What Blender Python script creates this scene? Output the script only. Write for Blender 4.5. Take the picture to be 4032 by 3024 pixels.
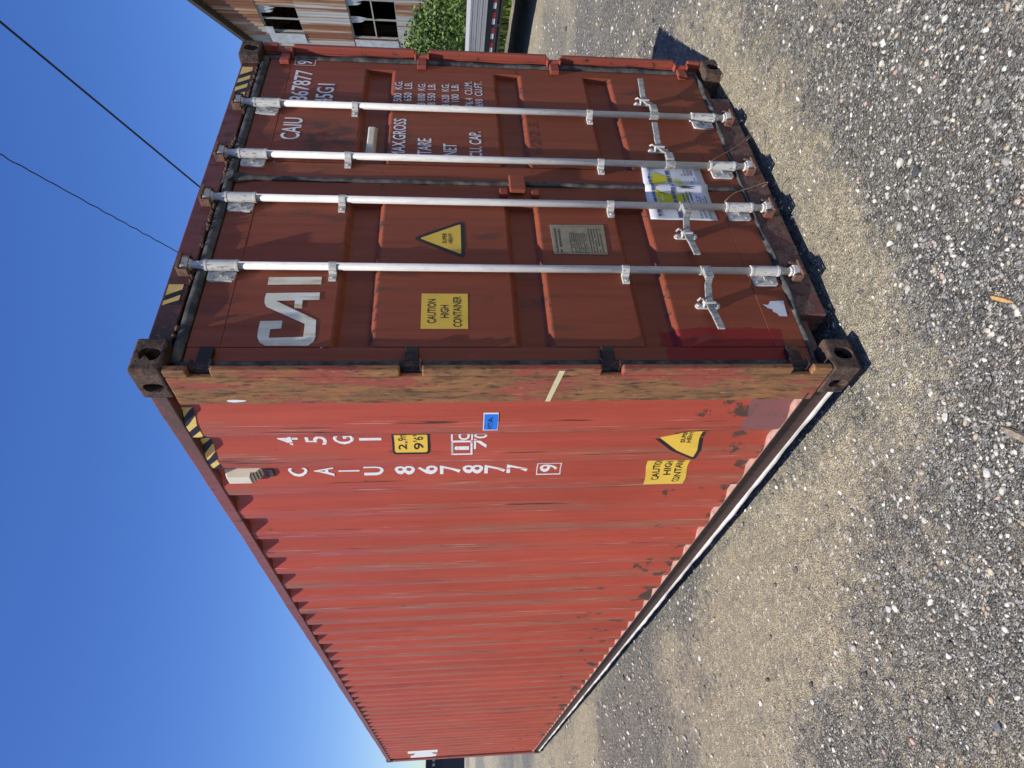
import bpy, bmesh, math, random
import numpy as np
from mathutils import Vector, Matrix, noise as mnoise

random.seed(7); rng = np.random.default_rng(7)
for o in list(bpy.data.objects): bpy.data.objects.remove(o)
scene = bpy.context.scene
COL = scene.collection

# ------------------------------------------------------------------ camera
# World: container near bottom corner at (0,0,0); x along the door, y along the long side, z up.
CAM = Vector((-1.5393, -2.0366, 1.7058))
YAW, PITCH, ROLL, FPX = 0.625175, -0.0972464, -0.0062796, 2577.67
fwd = Vector((math.sin(YAW)*math.cos(PITCH), math.cos(YAW)*math.cos(PITCH), math.sin(PITCH)))
rgt = Vector((math.cos(YAW), -math.sin(YAW), 0)); upv = rgt.cross(fwd)
RIGHT = math.cos(ROLL)*rgt + math.sin(ROLL)*upv
DOWN = -(-math.sin(ROLL)*rgt + math.cos(ROLL)*upv)
cam = bpy.data.cameras.new('camera'); camo = bpy.data.objects.new('camera', cam); COL.objects.link(camo)
cam.sensor_fit = 'HORIZONTAL'; cam.sensor_width = 36; cam.lens = 36*FPX/4032; cam.clip_start = .05; cam.clip_end = 3000
# the phone was held upright while its picture is stored on its side: camera x = down, camera y = right
camo.matrix_world = Matrix(((DOWN.x, RIGHT.x, -fwd.x, CAM.x), (DOWN.y, RIGHT.y, -fwd.y, CAM.y), (DOWN.z, RIGHT.z, -fwd.z, CAM.z), (0, 0, 0, 1)))
scene.camera = camo

def ray(px, py):
    return (RIGHT*(1512-py) + DOWN*(px-2016) + fwd*FPX).normalized()
def on_plane(px, py, p0, d):          # photo pixel -> point on the upright plane through p0 running along d
    n = Vector((d[1], -d[0], 0)); r = ray(px, py); return CAM + r*(n.dot(Vector(p0)-CAM)/n.dot(r))

# ------------------------------------------------------------------ world, sun, exposure
SUN = Vector((-1.0, -.30, 2.42)).normalized()      # towards the sun, from the container's shadow on the ground
EL = math.asin(SUN.z); AZ = math.atan2(SUN.x, SUN.y)
w = bpy.data.worlds.new('World'); scene.world = w; w.use_nodes = True
nt = w.node_tree; bg = nt.nodes['Background']
sky = nt.nodes.new('ShaderNodeTexSky'); sky.sky_type = 'NISHITA'; sky.sun_disc = False
sky.sun_elevation = EL; sky.sun_rotation = AZ; sky.altitude = 0; sky.air_density = 1.0; sky.dust_density = .7; sky.ozone_density = 5.0
hs = nt.nodes.new('ShaderNodeHueSaturation'); hs.inputs['Saturation'].default_value = 1.25; hs.inputs['Hue'].default_value = .5165
nt.links.new(sky.outputs[0], hs.inputs['Color']); nt.links.new(hs.outputs[0], bg.inputs[0]); bg.inputs[1].default_value = .118
sl = bpy.data.lights.new('sun', 'SUN'); sl.energy = 5.0; sl.angle = math.radians(.53); sl.color = (1, .95, .87)
so = bpy.data.objects.new('sun', sl); COL.objects.link(so); so.location = (-12, -4, 24); so.rotation_euler = SUN.to_track_quat('Z', 'Y').to_euler()
vs = scene.view_settings; vs.view_transform = 'Standard'; vs.look = 'None'; vs.gamma = 1; vs.exposure = .46; vs.use_curve_mapping = False

# ------------------------------------------------------------------ helpers
class MB:
    """collects shapes, builds ONE mesh object"""
    def __init__(s): s.v = []; s.f = []
    def add(s, v, f):
        n = len(s.v); s.v += [tuple(p) for p in v]; s.f += [tuple(i+n for i in q) for q in f]; return s
    def box(s, x0, x1, y0, y1, z0, z1):
        return s.add([(x0,y0,z0),(x1,y0,z0),(x1,y1,z0),(x0,y1,z0),(x0,y0,z1),(x1,y0,z1),(x1,y1,z1),(x0,y1,z1)],
                     [(0,3,2,1),(4,5,6,7),(0,1,5,4),(1,2,6,5),(2,3,7,6),(3,0,4,7)])
    def prism(s, poly, a, b, axis):          # 2-D polygon extruded along an axis ('x': poly=(y,z); 'y': (x,z); 'z': (x,y))
        def P(p, t): return {'x': (t, p[0], p[1]), 'y': (p[0], t, p[1]), 'z': (p[0], p[1], t)}[axis]
        n = len(poly)
        return s.add([P(p, a) for p in poly]+[P(p, b) for p in poly],
                     [tuple(range(n)), tuple(range(2*n-1, n-1, -1))]+[(i, i+n, (i+1) % n+n, (i+1) % n) for i in range(n)])
    def tube(s, pts, r, n=12, cap=True):
        pts = [Vector(p) for p in pts]; rs = r if isinstance(r, (list, tuple)) else [r]*len(pts); v = []; f = []
        for i, p in enumerate(pts):
            t = (pts[min(i+1, len(pts)-1)]-pts[max(i-1, 0)]).normalized()
            a = t.orthogonal().normalized() if i == 0 else (a - t*a.dot(t)).normalized()
            b = t.cross(a)
            for k in range(n):
                q = 2*math.pi*k/n; v.append(p+(a*math.cos(q)+b*math.sin(q))*rs[i])
        for i in range(len(pts)-1):
            for k in range(n): f.append((i*n+k, i*n+(k+1) % n, (i+1)*n+(k+1) % n, (i+1)*n+k))
        if cap: f += [tuple(range(n-1, -1, -1)), tuple(range((len(pts)-1)*n, len(pts)*n))]
        return s.add(v, f)
    def bar(s, path, wz, ty):                # flat bar swept along x, path of (x,y,z)
        v = []; f = []
        for x, y, z in path: v += [(x, y-ty/2, z-wz/2), (x, y+ty/2, z-wz/2), (x, y+ty/2, z+wz/2), (x, y-ty/2, z+wz/2)]
        n = len(path)
        for i in range(n-1):
            for k in range(4): f.append((4*i+k, 4*i+(k+1) % 4, 4*i+4+(k+1) % 4, 4*i+4+k))
        f += [(3, 2, 1, 0), (4*n-4, 4*n-3, 4*n-2, 4*n-1)]
        return s.add(v, f)
    def build(s, name, mat, parent=None, bevel=0, smooth=False, fix=True, seg=2):
        me = bpy.data.meshes.new(name); me.from_pydata(s.v, [], s.f)
        if fix:
            bm = bmesh.new(); bm.from_mesh(me); bmesh.ops.recalc_face_normals(bm, faces=bm.faces); bm.to_mesh(me); bm.free()
        me.materials.append(mat)
        if smooth: me.shade_smooth()
        o = bpy.data.objects.new(name, me); COL.objects.link(o); o.parent = parent
        if bevel:
            b = o.modifiers.new('bevel', 'BEVEL'); b.width = bevel; b.segments = seg; b.limit_method = 'ANGLE'; b.angle_limit = math.radians(40)
        return o
def tag(o, label=None, cat=None, group=None, kind=None):
    if label: o['label'] = label
    if cat: o['category'] = cat
    if group: o['group'] = group
    if kind: o['kind'] = kind
    return o
def empty(name, loc=(0, 0, 0)):
    o = bpy.data.objects.new(name, None); COL.objects.link(o); o.location = loc; o.empty_display_size = .2; return o
def copy_tree(o, parent=None):
    c = o.copy(); COL.objects.link(c); c.parent = parent
    for ch in list(o.children): copy_tree(ch, c)
    return c

class Mat:
    def __init__(s, name, rough=.6, metal=0):
        s.m = bpy.data.materials.new(name); s.m.use_nodes = True; s.t = s.m.node_tree; s.b = s.t.nodes['Principled BSDF']
        s.b.inputs['Roughness'].default_value = rough; s.b.inputs['Metallic'].default_value = metal
        s.b.inputs['Specular IOR Level'].default_value = .28
        s.pos = s.t.nodes.new('ShaderNodeNewGeometry').outputs['Position']; s._sep = None
    def n(s, t, ins=None, **props):
        n = s.t.nodes.new(t)
        for k, v in props.items(): setattr(n, k, v)
        for k, v in (ins or {}).items():
            if isinstance(v, bpy.types.NodeSocket): s.t.links.new(v, n.inputs[k])
            else: n.inputs[k].default_value = v
        return n
    def scaled(s, sc, off=(0, 0, 0)):
        return s.n('ShaderNodeVectorMath', {0: s.pos, 1: sc, 2: off}, operation='MULTIPLY_ADD').outputs[0]
    def xyz(s, i):
        if s._sep is None: s._sep = s.n('ShaderNodeSeparateXYZ', {0: s.pos})
        return s._sep.outputs[i]
    def noise(s, sc, scale=1, detail=5, rough=.6, off=(0, 0, 0)):
        return s.n('ShaderNodeTexNoise', {'Vector': s.scaled(sc, off), 'Scale': scale, 'Detail': detail, 'Roughness': rough}).outputs['Fac']
    def step(s, v, a, b, lo=0, hi=1):
        return s.n('ShaderNodeMapRange', {'Value': v, 'From Min': a, 'From Max': b, 'To Min': lo, 'To Max': hi}).outputs[0]
    def math(s, op, a, b=0): return s.n('ShaderNodeMath', {0: a, 1: b}, operation=op).outputs[0]
    def mix(s, f, a, b, mode='MIX'):
        c = lambda v: v if isinstance(v, bpy.types.NodeSocket) else (*v, 1)
        return s.n('ShaderNodeMix', {0: f, 6: c(a), 7: c(b)}, data_type='RGBA', blend_type=mode).outputs[2]
    def window(s, axis, a, b, soft=.004):      # 1 between a and b along an axis
        v = s.xyz(axis)
        return s.math('MULTIPLY', s.step(v, a-soft, a+soft), s.step(v, b+soft, b-soft))
    def color(s, c):
        if isinstance(c, bpy.types.NodeSocket): s.t.links.new(c, s.b.inputs['Base Color'])
        else: s.b.inputs['Base Color'].default_value = (*c, 1)
        return s
    def rough(s, v): s.t.links.new(v, s.b.inputs['Roughness']); return s
    def bump(s, h, dist=.002, strength=1):
        b = s.n('ShaderNodeBump', {'Height': h, 'Distance': dist, 'Strength': strength}); s.t.links.new(b.outputs[0], s.b.inputs['Normal']); return s

# ------------------------------------------------------------------ materials
def paint(name, a, b, rust=.68, wear_x=None, extra=None, rough=.5, grime=.25):
    m = Mat(name, rough)
    streak = m.noise((26, 26, 1.1), detail=6); fine = m.noise((150, 150, 4), detail=3); big = m.noise((1.3, 1.3, .8), detail=3)
    c = m.mix(m.step(streak, .3, .7), a, b)
    c = m.mix(m.step(big, .35, .7, 0, .45), c, tuple(.72*v for v in b))
    c = m.mix(m.step(fine, .35, .75, 0, .2), c, (a[0]*1.15, a[1]*1.45, a[2]*1.5))
    # brown grime running down
    c = m.mix(m.step(m.noise((9, 9, .55), detail=5, off=(3, 1, 7)), .55, .75, 0, grime), c, (.13, .062, .036))
    if wear_x is not None:
        outer = m.step(m.xyz(0), wear_x+.012, wear_x+.002)
        wear = m.math('MULTIPLY', outer, m.step(m.noise((9, 6, .8), detail=7, off=(2, 9, 1)), .475, .59))
        c = m.mix(m.math('MULTIPLY', wear, .6), c, (.23, .105, .062))
        scr = m.math('MULTIPLY', outer, m.step(m.noise((200, 130, 2.2), detail=4, off=(5, 5, 5)), .615, .67))
        c = m.mix(m.math('MULTIPLY', scr, .8), c, (.5, .3, .24))
        blk = m.math('MULTIPLY', outer, m.step(m.noise((90, 60, 1.6), detail=5, off=(8, 2, 4)), .615, .66))
        c = m.mix(blk, c, (.045, .026, .018))
        # scuffs near the floor line
        low = m.step(m.xyz(2), .8, .16, 0, .15)
        sc = m.math('ADD', m.noise((9, 7, 6), detail=7, off=(1, 4, 2)), low)
        c = m.mix(m.step(sc, .685, .715), c, (.075, .045, .032))
    spots = m.noise((17, 17, 13), detail=8, rough=.65, off=(4, 4, 4))
    rs = m.step(spots, rust, rust+.03)
    c = m.mix(rs, c, (.06, .03, .02))
    if extra: c = extra(m, c)
    m.color(c)
    m.rough(m.step(streak, .2, .8, rough-.08, rough+.15))
    m.bump(m.math('ADD', fine, m.math('MULTIPLY', rs, 1.5)), .0006)
    return m.m

def side_extra(m, c):
    # grey primer patch at the foot of the first bay, thin pale scrape, salmon dust on top of it
    e = m.step(m.math('ADD', m.math('MULTIPLY', m.noise((9, 9, 9), detail=3), .06), m.xyz(2)), .385, .378)
    k = m.math('MULTIPLY', m.math('MULTIPLY', m.window(1, .225, .53), e), .8)
    return m.mix(k, c, (.17, .085, .085))
def door_extra(m, c):
    # newer dark red repaint low on the hinge side, black scuffs below the pressed ribs
    n = m.math('MULTIPLY', m.noise((14, 14, 14), detail=4), .05)
    x = m.math('ADD', m.xyz(0), n); z = m.math('ADD', m.xyz(2), n)
    k = m.math('MULTIPLY', m.step(x, .297, .292), m.math('MULTIPLY', m.step(z, .275, .28), m.step(z, .815, .81)))
    c = m.mix(m.math('MULTIPLY', k, .85), c, (.2, .009, .012))
    st = m.math('MULTIPLY', m.step(m.noise((7, 7, 2.2), detail=7, off=(9, 3, 1)), .6, .68), .6)
    c = m.mix(st, c, (.07, .035, .025))
    # rust breaking out on the upper edges of the raised panels, running down from there
    for b_ in (2.008, 1.262, .712):
        k = m.math('MULTIPLY', m.window(2, b_-.008, b_+.026, .006), m.step(m.noise((24, 24, 16), detail=7, off=(6, b_, 2)), .57, .62))
        c = m.mix(k, c, (.05, .03, .024))
        k = m.math('MULTIPLY', m.step(m.xyz(2), b_-.2, b_-.005), m.math('MULTIPLY', m.step(m.xyz(2), b_+.012, b_+.002), m.step(m.noise((22, 22, .5), detail=5, off=(6, b_, 2)), .57, .66)))
        c = m.mix(m.math('MULTIPLY', k, .6), c, (.085, .04, .026))
    # worn, sooty patch high on the right leaf
    w2 = m.math('MULTIPLY', m.window(0, 1.36, 1.72, .05), m.window(2, 2.2, 2.5, .05))
    w2 = m.math('MULTIPLY', w2, m.step(m.noise((16, 16, 9), detail=8, off=(1, 1, 1)), .45, .58))
    return m.mix(m.math('MULTIPLY', w2, .75), c, (.055, .03, .022))

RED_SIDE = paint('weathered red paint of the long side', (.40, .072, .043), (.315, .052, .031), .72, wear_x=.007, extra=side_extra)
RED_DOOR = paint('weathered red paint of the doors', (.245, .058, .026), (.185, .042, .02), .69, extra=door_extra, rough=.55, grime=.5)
RED_FRAME = paint('weathered red paint of the frame', (.30, .066, .042), (.2, .045, .032), .60, grime=.6)
def soot(m, c):
    k = m.math('MULTIPLY', m.step(m.xyz(0), .62, .2), m.step(m.noise((14, 14, 14), detail=7), .36, .5))
    return m.mix(k, c, (.022, .017, .017))
DARK_FRAME = paint('sooty dark red header paint', (.155, .046, .038), (.10, .033, .03), .56, extra=soot, grime=.7)
SHADE_COAT = paint('dark brown rail coat with painted shade', (.06, .03, .026), (.04, .022, .02), .6, grime=.3)  # dark coat whose colour also holds the shade under the rail's top flange
def rail_extra(m, c):
    k = m.math('MULTIPLY', m.step(m.xyz(1), 1.0, .35), m.step(m.noise((12, 12, 25), detail=8, off=(2, 2, 2)), .36, .52))
    return m.mix(k, c, (.095, .062, .048))
RAIL = paint('faded purple-red top rail paint', (.23, .075, .065), (.17, .055, .05), .62, extra=rail_extra, grime=.5)

def rusty(name, dark, mid, orange, red, stretch=1.0, paint_amt=.5, bump=.002, rough=.85):
    m = Mat(name, rough)
    sc = (1, 1, 1/stretch)
    g = lambda k, o: m.noise(tuple(k*v for v in sc), detail=8, rough=.68, off=(o, o, o))
    c = m.mix(m.step(g(14, 1), .38, .62), mid, orange)
    c = m.mix(m.step(g(30, 5), .50, .66, 0, .9), c, dark)
    c = m.mix(m.step(g(9, 9), .60-.25*paint_amt, .66-.25*paint_amt, 0, .9), c, red)
    c = m.mix(m.step(g(60, 3), .60, .70, 0, .7), c, tuple(min(1, 1.9*v) for v in orange))
    c = m.mix(m.step(g(75, 7), .56, .64), c, dark)
    c = m.mix(m.step(g(140, 11), .60, .68, 0, .6), c, tuple(min(1, 2.2*v) for v in mid))
    h = g(50, 2); m.color(c); m.bump(h, bump); return m.m
RUST_POST = rusty('scraped rusty post steel', (.05, .032, .02), (.17, .085, .04), (.27, .125, .048), (.26, .06, .042), 4.5, .38, .004)
RUST_CAST = rusty('cast steel with dark rust', (.014, .011, .011), (.05, .033, .026), (.12, .075, .052), (.13, .055, .045), 1.3, .12, .012)
RUST_SILL = rusty('rusty sill steel', (.035, .023, .02), (.11, .066, .052), (.17, .105, .08), (.15, .055, .045), 1, .35, .004)
RUST_KEEPER = rusty('brown rusty keeper steel', (.03, .02, .018), (.11, .06, .045), (.17, .1, .07), (.2, .07, .05), 1, .2, .003)

def galv(name, base, spot, amt):
    m = Mat(name, .48, .0); n1 = m.noise((40, 40, 9), detail=6); n2 = m.noise((120, 120, 30), detail=5, off=(3, 3, 3))
    c = m.mix(m.step(n1, .35, .7), base, tuple(.8*v for v in base))
    c = m.mix(m.step(n2, amt, amt+.05, 0, .75), c, spot)
    c = m.mix(m.step(m.noise((30, 30, 4), detail=6, off=(7, 1, 2)), .64, .70, 0, .6), c, (.34, .22, .12))
    m.color(c); m.bump(n2, .0008); return m.m
ROD = galv('off-white painted rod', (.56, .55, .525), (.36, .36, .35), .6)
BRACKET = galv('chipped white bracket paint', (.52, .51, .48), (.1, .09, .08), .57)
HANDLE = galv('bare galvanised handle', (.34, .34, .32), (.13, .125, .12), .52)

def simple(name, col, rough=.6, var=.25, sc=20, metal=0, spec=.35, bump=.0):
    m = Mat(name, rough, metal); n = m.noise((sc, sc, sc), detail=5)
    m.color(m.mix(m.step(n, .3, .7), col, tuple((1-var)*v for v in col))); m.b.inputs['Specular IOR Level'].default_value = spec
    if bump: m.bump(n, bump)
    return m.m
def rubber_mat():
    m = Mat('weathered grey door gasket', .8); n = m.noise((18, 18, 18), detail=6)
    m.color(m.mix(m.step(n, .4, .7), (.028, .03, .033), (.12, .118, .105))); m.bump(n, .002); return m.m
RUBBER = rubber_mat()
WHITE = simple('white lettering paint', (.68, .68, .68), .6, .15, 60)
def logo_mat():
    m = Mat('white logo paint with rust stains', .55)
    n = m.noise((60, 60, 5), detail=6); c = m.mix(m.step(n, .46, .66, 0, .95), (.70, .69, .62), (.42, .28, .10))
    m.color(m.mix(m.step(m.noise((9, 9, 9)), .35, .6), c, (.62, .60, .48))); return m.m
LOGO = logo_mat()
def decal(name, col, dirt=.35):
    m = Mat(name, .5); c = m.mix(m.step(m.noise((14, 14, 5), detail=6), .5, .75, 0, dirt), col, tuple(.45*v for v in col)); m.color(c); return m.m
YELLOW = decal('yellow decal film', (.66, .43, .06))
YELLOW2 = decal('dusty yellow hazard film', (.66, .45, .13), .7)
BLACK = simple('black print', (.018, .018, .02), .5)
BLUE = decal('blue decal film', (.02, .16, .62), .2)
PAPER = simple('white paper', (.60, .61, .64), .8, .15, 9)
PAPERYEL = simple('yellow marker on paper', (.55, .52, .03), .8, .2, 12)
INK = simple('faded blue-black ink', (.10, .12, .22), .8)
INKGREY = simple('grey ink', (.28, .29, .33), .8)
PLATE = simple('dull metal data plate', (.33, .29, .20), .45, .35, 25, metal=.3)
PLATEINK = simple('engraved plate lettering', (.075, .065, .05), .7)
CREAM = decal('cream vent plastic', (.62, .56, .44), .3)
DARK = simple('dark hollow', (.01, .01, .01), .9)
PINKDUST = simple('pinkish dust on the rail flange', (.42, .25, .2), .9, .5, 25, bump=.004)
DUST = simple('pale dust on the bottom flange', (.58, .54, .5), .9, .3, 14, bump=.004)
TAPE = simple('old masking tape', (.58, .52, .30), .7, .2, 30)

# ------------------------------------------------------------------ ground
GZ = -.06
def grav_fn(x, y):
    """how stony (1) or dusty (0) the ground is"""
    v = np.zeros_like(x)
    for k, (fx, fy, ph, am) in enumerate([(1.1, .5, .3, .22), (.43, 1.3, 1.9, .2), (2.7, 1.9, 4.1, .13), (1.7, -2.9, 2.2, .12), (.23, .31, .7, .2), (4.9, -3.7, 1.1, .07), (-5.3, 6.1, .4, .05)]):
        v += am*np.sin(fx*x+fy*y+ph+1.3*np.sin(.7*fy*x-.5*fx*y+k))
    v += .10*np.sin(9.1*x+5.3*y+2*np.sin(3*y-2*x))*np.sin(6.7*y-4.1*x)+.07*np.sin(17*x-11*y+np.sin(7*x))*np.sin(13*y+5*x)
    g = .52+1.1*v
    G = lambda cx, cy, rx, ry: np.exp(-((x-cx)/rx)**2-((y-cy)/ry)**2)
    g += .5*G(.35, -.6, .8, .32)+.5*G(-.75, .0, .45, .75)-.6*G(.8, -.13, 1.3, .2)-.4*G(.55, -1.2, .8, .22)-.35*G(-.35, 2.6, .3, 1.6)-.3*G(-.2, .6, .12, .6)-.4*G(-.9, 2.0, .3, .8)
    return np.clip(g, 0, 1)
def ground_z(x, y):
    a = np.clip((np.hypot(x-1.2, y-5)-7)/25, 0, 1)
    loc = .006*np.sin(3.1*x+1.7*y)+.005*np.sin(-2.3*x+4.1*y+1)+.004*np.sin(7.3*x-5.9*y)+.0025*np.sin(17*x+9*y)+.002*np.sin(-13*x+21*y)
    t = np.clip((x-.9)/2.6, 0, 1); u = np.clip((x-5)/4, 0, 1)
    rise = .118*t*t*(3-2*t)*(1-u*u*(3-2*u))              # the yard humps up a little on the far side of the container
    return GZ+loc*.7+rise+a*.05*np.sin(.35*x+.2*y)

def ground_mat():
    m = Mat('dusty gravel yard', .95); m.b.inputs['Specular IOR Level'].default_value = .15
    g = m.n('ShaderNodeAttribute', attribute_name='stony').outputs['Fac']
    v1 = m.n('ShaderNodeTexVoronoi', {'Vector': m.pos, 'Scale': 135.0}); v2 = m.n('ShaderNodeTexVoronoi', {'Vector': m.scaled((1, 1, 1), (.3, .7, 0)), 'Scale': 62.0})
    v3 = m.n('ShaderNodeTexVoronoi', {'Vector': m.scaled((1, 1, 1), (1.3, .2, 0)), 'Scale': 300.0})
    r1 = m.n('ShaderNodeSeparateColor', {0: v1.outputs['Color']}).outputs; r2 = m.n('ShaderNodeSeparateColor', {0: v2.outputs['Color']}).outputs; r3 = m.n('ShaderNodeSeparateColor', {0: v3.outputs['Color']}).outputs
    dustn = m.noise((1, 1, 1), 3.1, 6); mott = m.noise((1, 1, 1), 19, 5)
    dust = m.mix(m.step(dustn, .35, .65), (.56, .47, .29), (.45, .38, .245))
    dust = m.mix(m.step(mott, .4, .62, 0, .6), dust, (.19, .17, .13))
    dust = m.mix(m.step(m.noise((9, 2.2, 1), detail=6, off=(3, 5, 0)), .5, .66, 0, .5), dust, (.2, .18, .14))
    dust = m.mix(m.step(r1[1], .35, .95, 0, .75), dust, (.15, .14, .105))
    dust = m.mix(m.step(r3[0], .55, .85, 0, .9), dust, (.075, .07, .06))
    dust = m.mix(m.step(r3[1], .78, .9, 0, .9), dust, (.58, .53, .44))
    dust = m.mix(m.step(r2[2], .955, .97, 0, .9), dust, (.55, .52, .45))
    st = m.mix(m.step(r1[0], .0, .5), (.035, .034, .032), (.16, .155, .135))
    st = m.mix(m.step(r1[0], .62, .8), st, (.28, .265, .23))
    st = m.mix(m.step(r1[0], .90, .97), st, (.62, .6, .55))
    st = m.mix(m.math('MULTIPLY', m.step(r2[0], .74, .8), .85), st, m.mix(r2[1], (.08, .08, .085), (.5, .48, .43)))
    st = m.mix(m.step(r3[0], .8, .95, 0, .8), st, (.035, .035, .035))
    st = m.mix(m.step(dustn, .45, .7, .05, .4), st, dust)
    k = m.math('ADD', g, m.step(mott, .3, .7, -.28, .28)); k = m.step(k, .22, .72)
    m.color(m.mix(k, dust, st))
    h = m.math('ADD', m.math('MULTIPLY', v1.outputs['Distance'], -.8), m.math('MULTIPLY', v3.outputs['Distance'], -.35))
    h = m.math('ADD', m.math('MULTIPLY', h, m.step(k, 0, 1, .95, 1.35)), m.math('MULTIPLY', mott, .9))
    m.bump(h, .016, 1.0); return m.m
def axis(lo, hi, step, far):
    a = list(np.arange(lo, hi, step)); s = step; p = lo; neg = []
    while p > -far: s *= 1.18; p -= s; neg.append(p)
    s = step; p = a[-1]; pos = []
    while p < far: s *= 1.18; p += s; pos.append(p)
    return np.array(neg[::-1]+a+pos)
xs = axis(-3.5, 6.5, .05, 900); ys = axis(-2.6, 15, .055, 900)
X, Y = np.meshgrid(xs, ys); nx, ny = len(xs), len(ys)
V = np.stack([X, Y, ground_z(X, Y)], -1).reshape(-1, 3)
idx = np.arange(nx*ny).reshape(ny, nx)
F = np.stack([idx[:-1, :-1], idx[:-1, 1:], idx[1:, 1:], idx[1:, :-1]], -1).reshape(-1, 4)
def np_mesh(name, V, F, mat, smooth=False):
    me = bpy.data.meshes.new(name); k = F.shape[1]
    me.vertices.add(len(V)); me.vertices.foreach_set('co', V.astype(np.float32).ravel())
    me.loops.add(F.size); me.loops.foreach_set('vertex_index', F.astype(np.int32).ravel())
    me.polygons.add(len(F)); me.polygons.foreach_set('loop_start', np.arange(0, F.size, k, dtype=np.int32)); me.polygons.foreach_set('loop_total', np.full(len(F), k, np.int32))
    me.update(calc_edges=True); me.validate(); me.materials.append(mat)
    if smooth: me.shade_smooth()
    o = bpy.data.objects.new(name, me); COL.objects.link(o); return o
ground = np_mesh('ground', V, F, ground_mat(), True); ground['kind'] = 'structure'
at = ground.data.attributes.new('stony', 'FLOAT', 'POINT'); at.data.foreach_set('value', grav_fn(X, Y).astype(np.float32).ravel())

# loose gravel: tens of thousands of stones lying on the sheet
def ico():
    bm = bmesh.new(); bmesh.ops.create_icosphere(bm, subdivisions=1, radius=1); v = np.array([q.co[:] for q in bm.verts]); f = np.array([[q.index for q in p.verts] for p in bm.faces]); bm.free(); return v, f
IV, IF = ico()
def stone_shape(seed):
    r = np.random.default_rng(seed); v = IV.copy()
    for _ in range(7):                                   # chop flat facets off
        d = r.normal(size=3); d /= np.linalg.norm(d); t = r.uniform(.35, .85); k = v@d; v = v-np.outer(np.maximum(k-t, 0), d)
    return v*np.array([1, r.uniform(.6, .95), r.uniform(.4, .7)])
SHAPES = [stone_shape(k) for k in range(16)]
PAL = np.array([(.54, .52, .46), (.42, .40, .34), (.30, .29, .27), (.2, .2, .2), (.1, .1, .105), (.05, .052, .055), (.34, .28, .19), (.37, .25, .21)])
def stone_mat():
    m = Mat('mixed gravel stones', .85); c = m.n('ShaderNodeAttribute', attribute_name='tint').outputs['Color']
    n = m.noise((160, 160, 160), detail=5); c = m.mix(m.step(n, .45, .7, 0, .55), c, (.3, .25, .18)); m.color(c); m.bump(n, .002); return m.m
STONE = stone_mat()
def scatter(n):
    th = rng.uniform(math.radians(-35), math.radians(128), n*3); d = np.exp(rng.uniform(math.log(1.0), math.log(16), n*3))
    x = CAM.x+d*np.sin(th); y = CAM.y+d*np.cos(th)      # bearing from +y towards +x
    keep = (rng.uniform(size=n*3) < .16+.84*grav_fn(x, y)**1.4) & ~((x > .12) & (x < 2.3) & (y > .2) & (y < 12.1))
    return x[keep][:n], y[keep][:n], d[keep][:n]
x, y, d = scatter(34000); n = len(x)
size = np.clip(np.exp(rng.normal(math.log(.0056), .52, n))*(1+.30*(d-1)**.8), .0024, .05)
size = np.minimum(size, .008+.0065*rng.pareto(2.3, n)+.0045*(d-1))
pi = rng.choice(8, n, p=[.16, .19, .17, .15, .12, .08, .10, .03]); tint = np.clip(PAL[pi]*rng.uniform(.8, 1.2, (n, 1)), 0, .8)
AV = []; AF = []; AT = []; base = 0
for k in range(16):
    s = np.where(rng.integers(0, 16, n) == k)[0] if False else np.arange(k, n, 16)
    sv = SHAPES[k]; a = rng.uniform(0, 2*math.pi, len(s)); ca, sa = np.cos(a), np.sin(a)
    vx = (sv[None, :, 0]*ca[:, None]-sv[None, :, 1]*sa[:, None])*size[s][:, None]+x[s][:, None]
    vy = (sv[None, :, 0]*sa[:, None]+sv[None, :, 1]*ca[:, None])*size[s][:, None]+y[s][:, None]
    vz = sv[None, :, 2]*size[s][:, None]+(ground_z(x[s], y[s])+.12*size[s])[:, None]
    AV.append(np.stack([vx, vy, vz], -1).reshape(-1, 3)); AT.append(np.repeat(tint[s], len(sv), 0))
    AF.append((IF[None]+(base+np.arange(len(s))*len(sv))[:, None, None]).reshape(-1, 3)); base += len(s)*len(sv)
gravel = np_mesh('gravel', np.concatenate(AV), np.concatenate(AF), STONE)
ta = gravel.data.attributes.new('tint', 'FLOAT_COLOR', 'POINT'); T = np.concatenate(AT); ta.data.foreach_set('color', np.concatenate([T, np.ones((len(T), 1))], 1).astype(np.float32).ravel())
tag(gravel, 'loose grey and white gravel scattered over the yard', 'gravel', kind='stuff')

# ------------------------------------------------------------------ shipping container
L, W, H = 12.192, 2.438, 2.896
CT = empty('shipping_container')
tag(CT, 'rust-streaked red forty-foot shipping container with four white locking rods', 'container')
YD = .06            # plane of the door sheets (corner castings are at y = 0)

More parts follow.
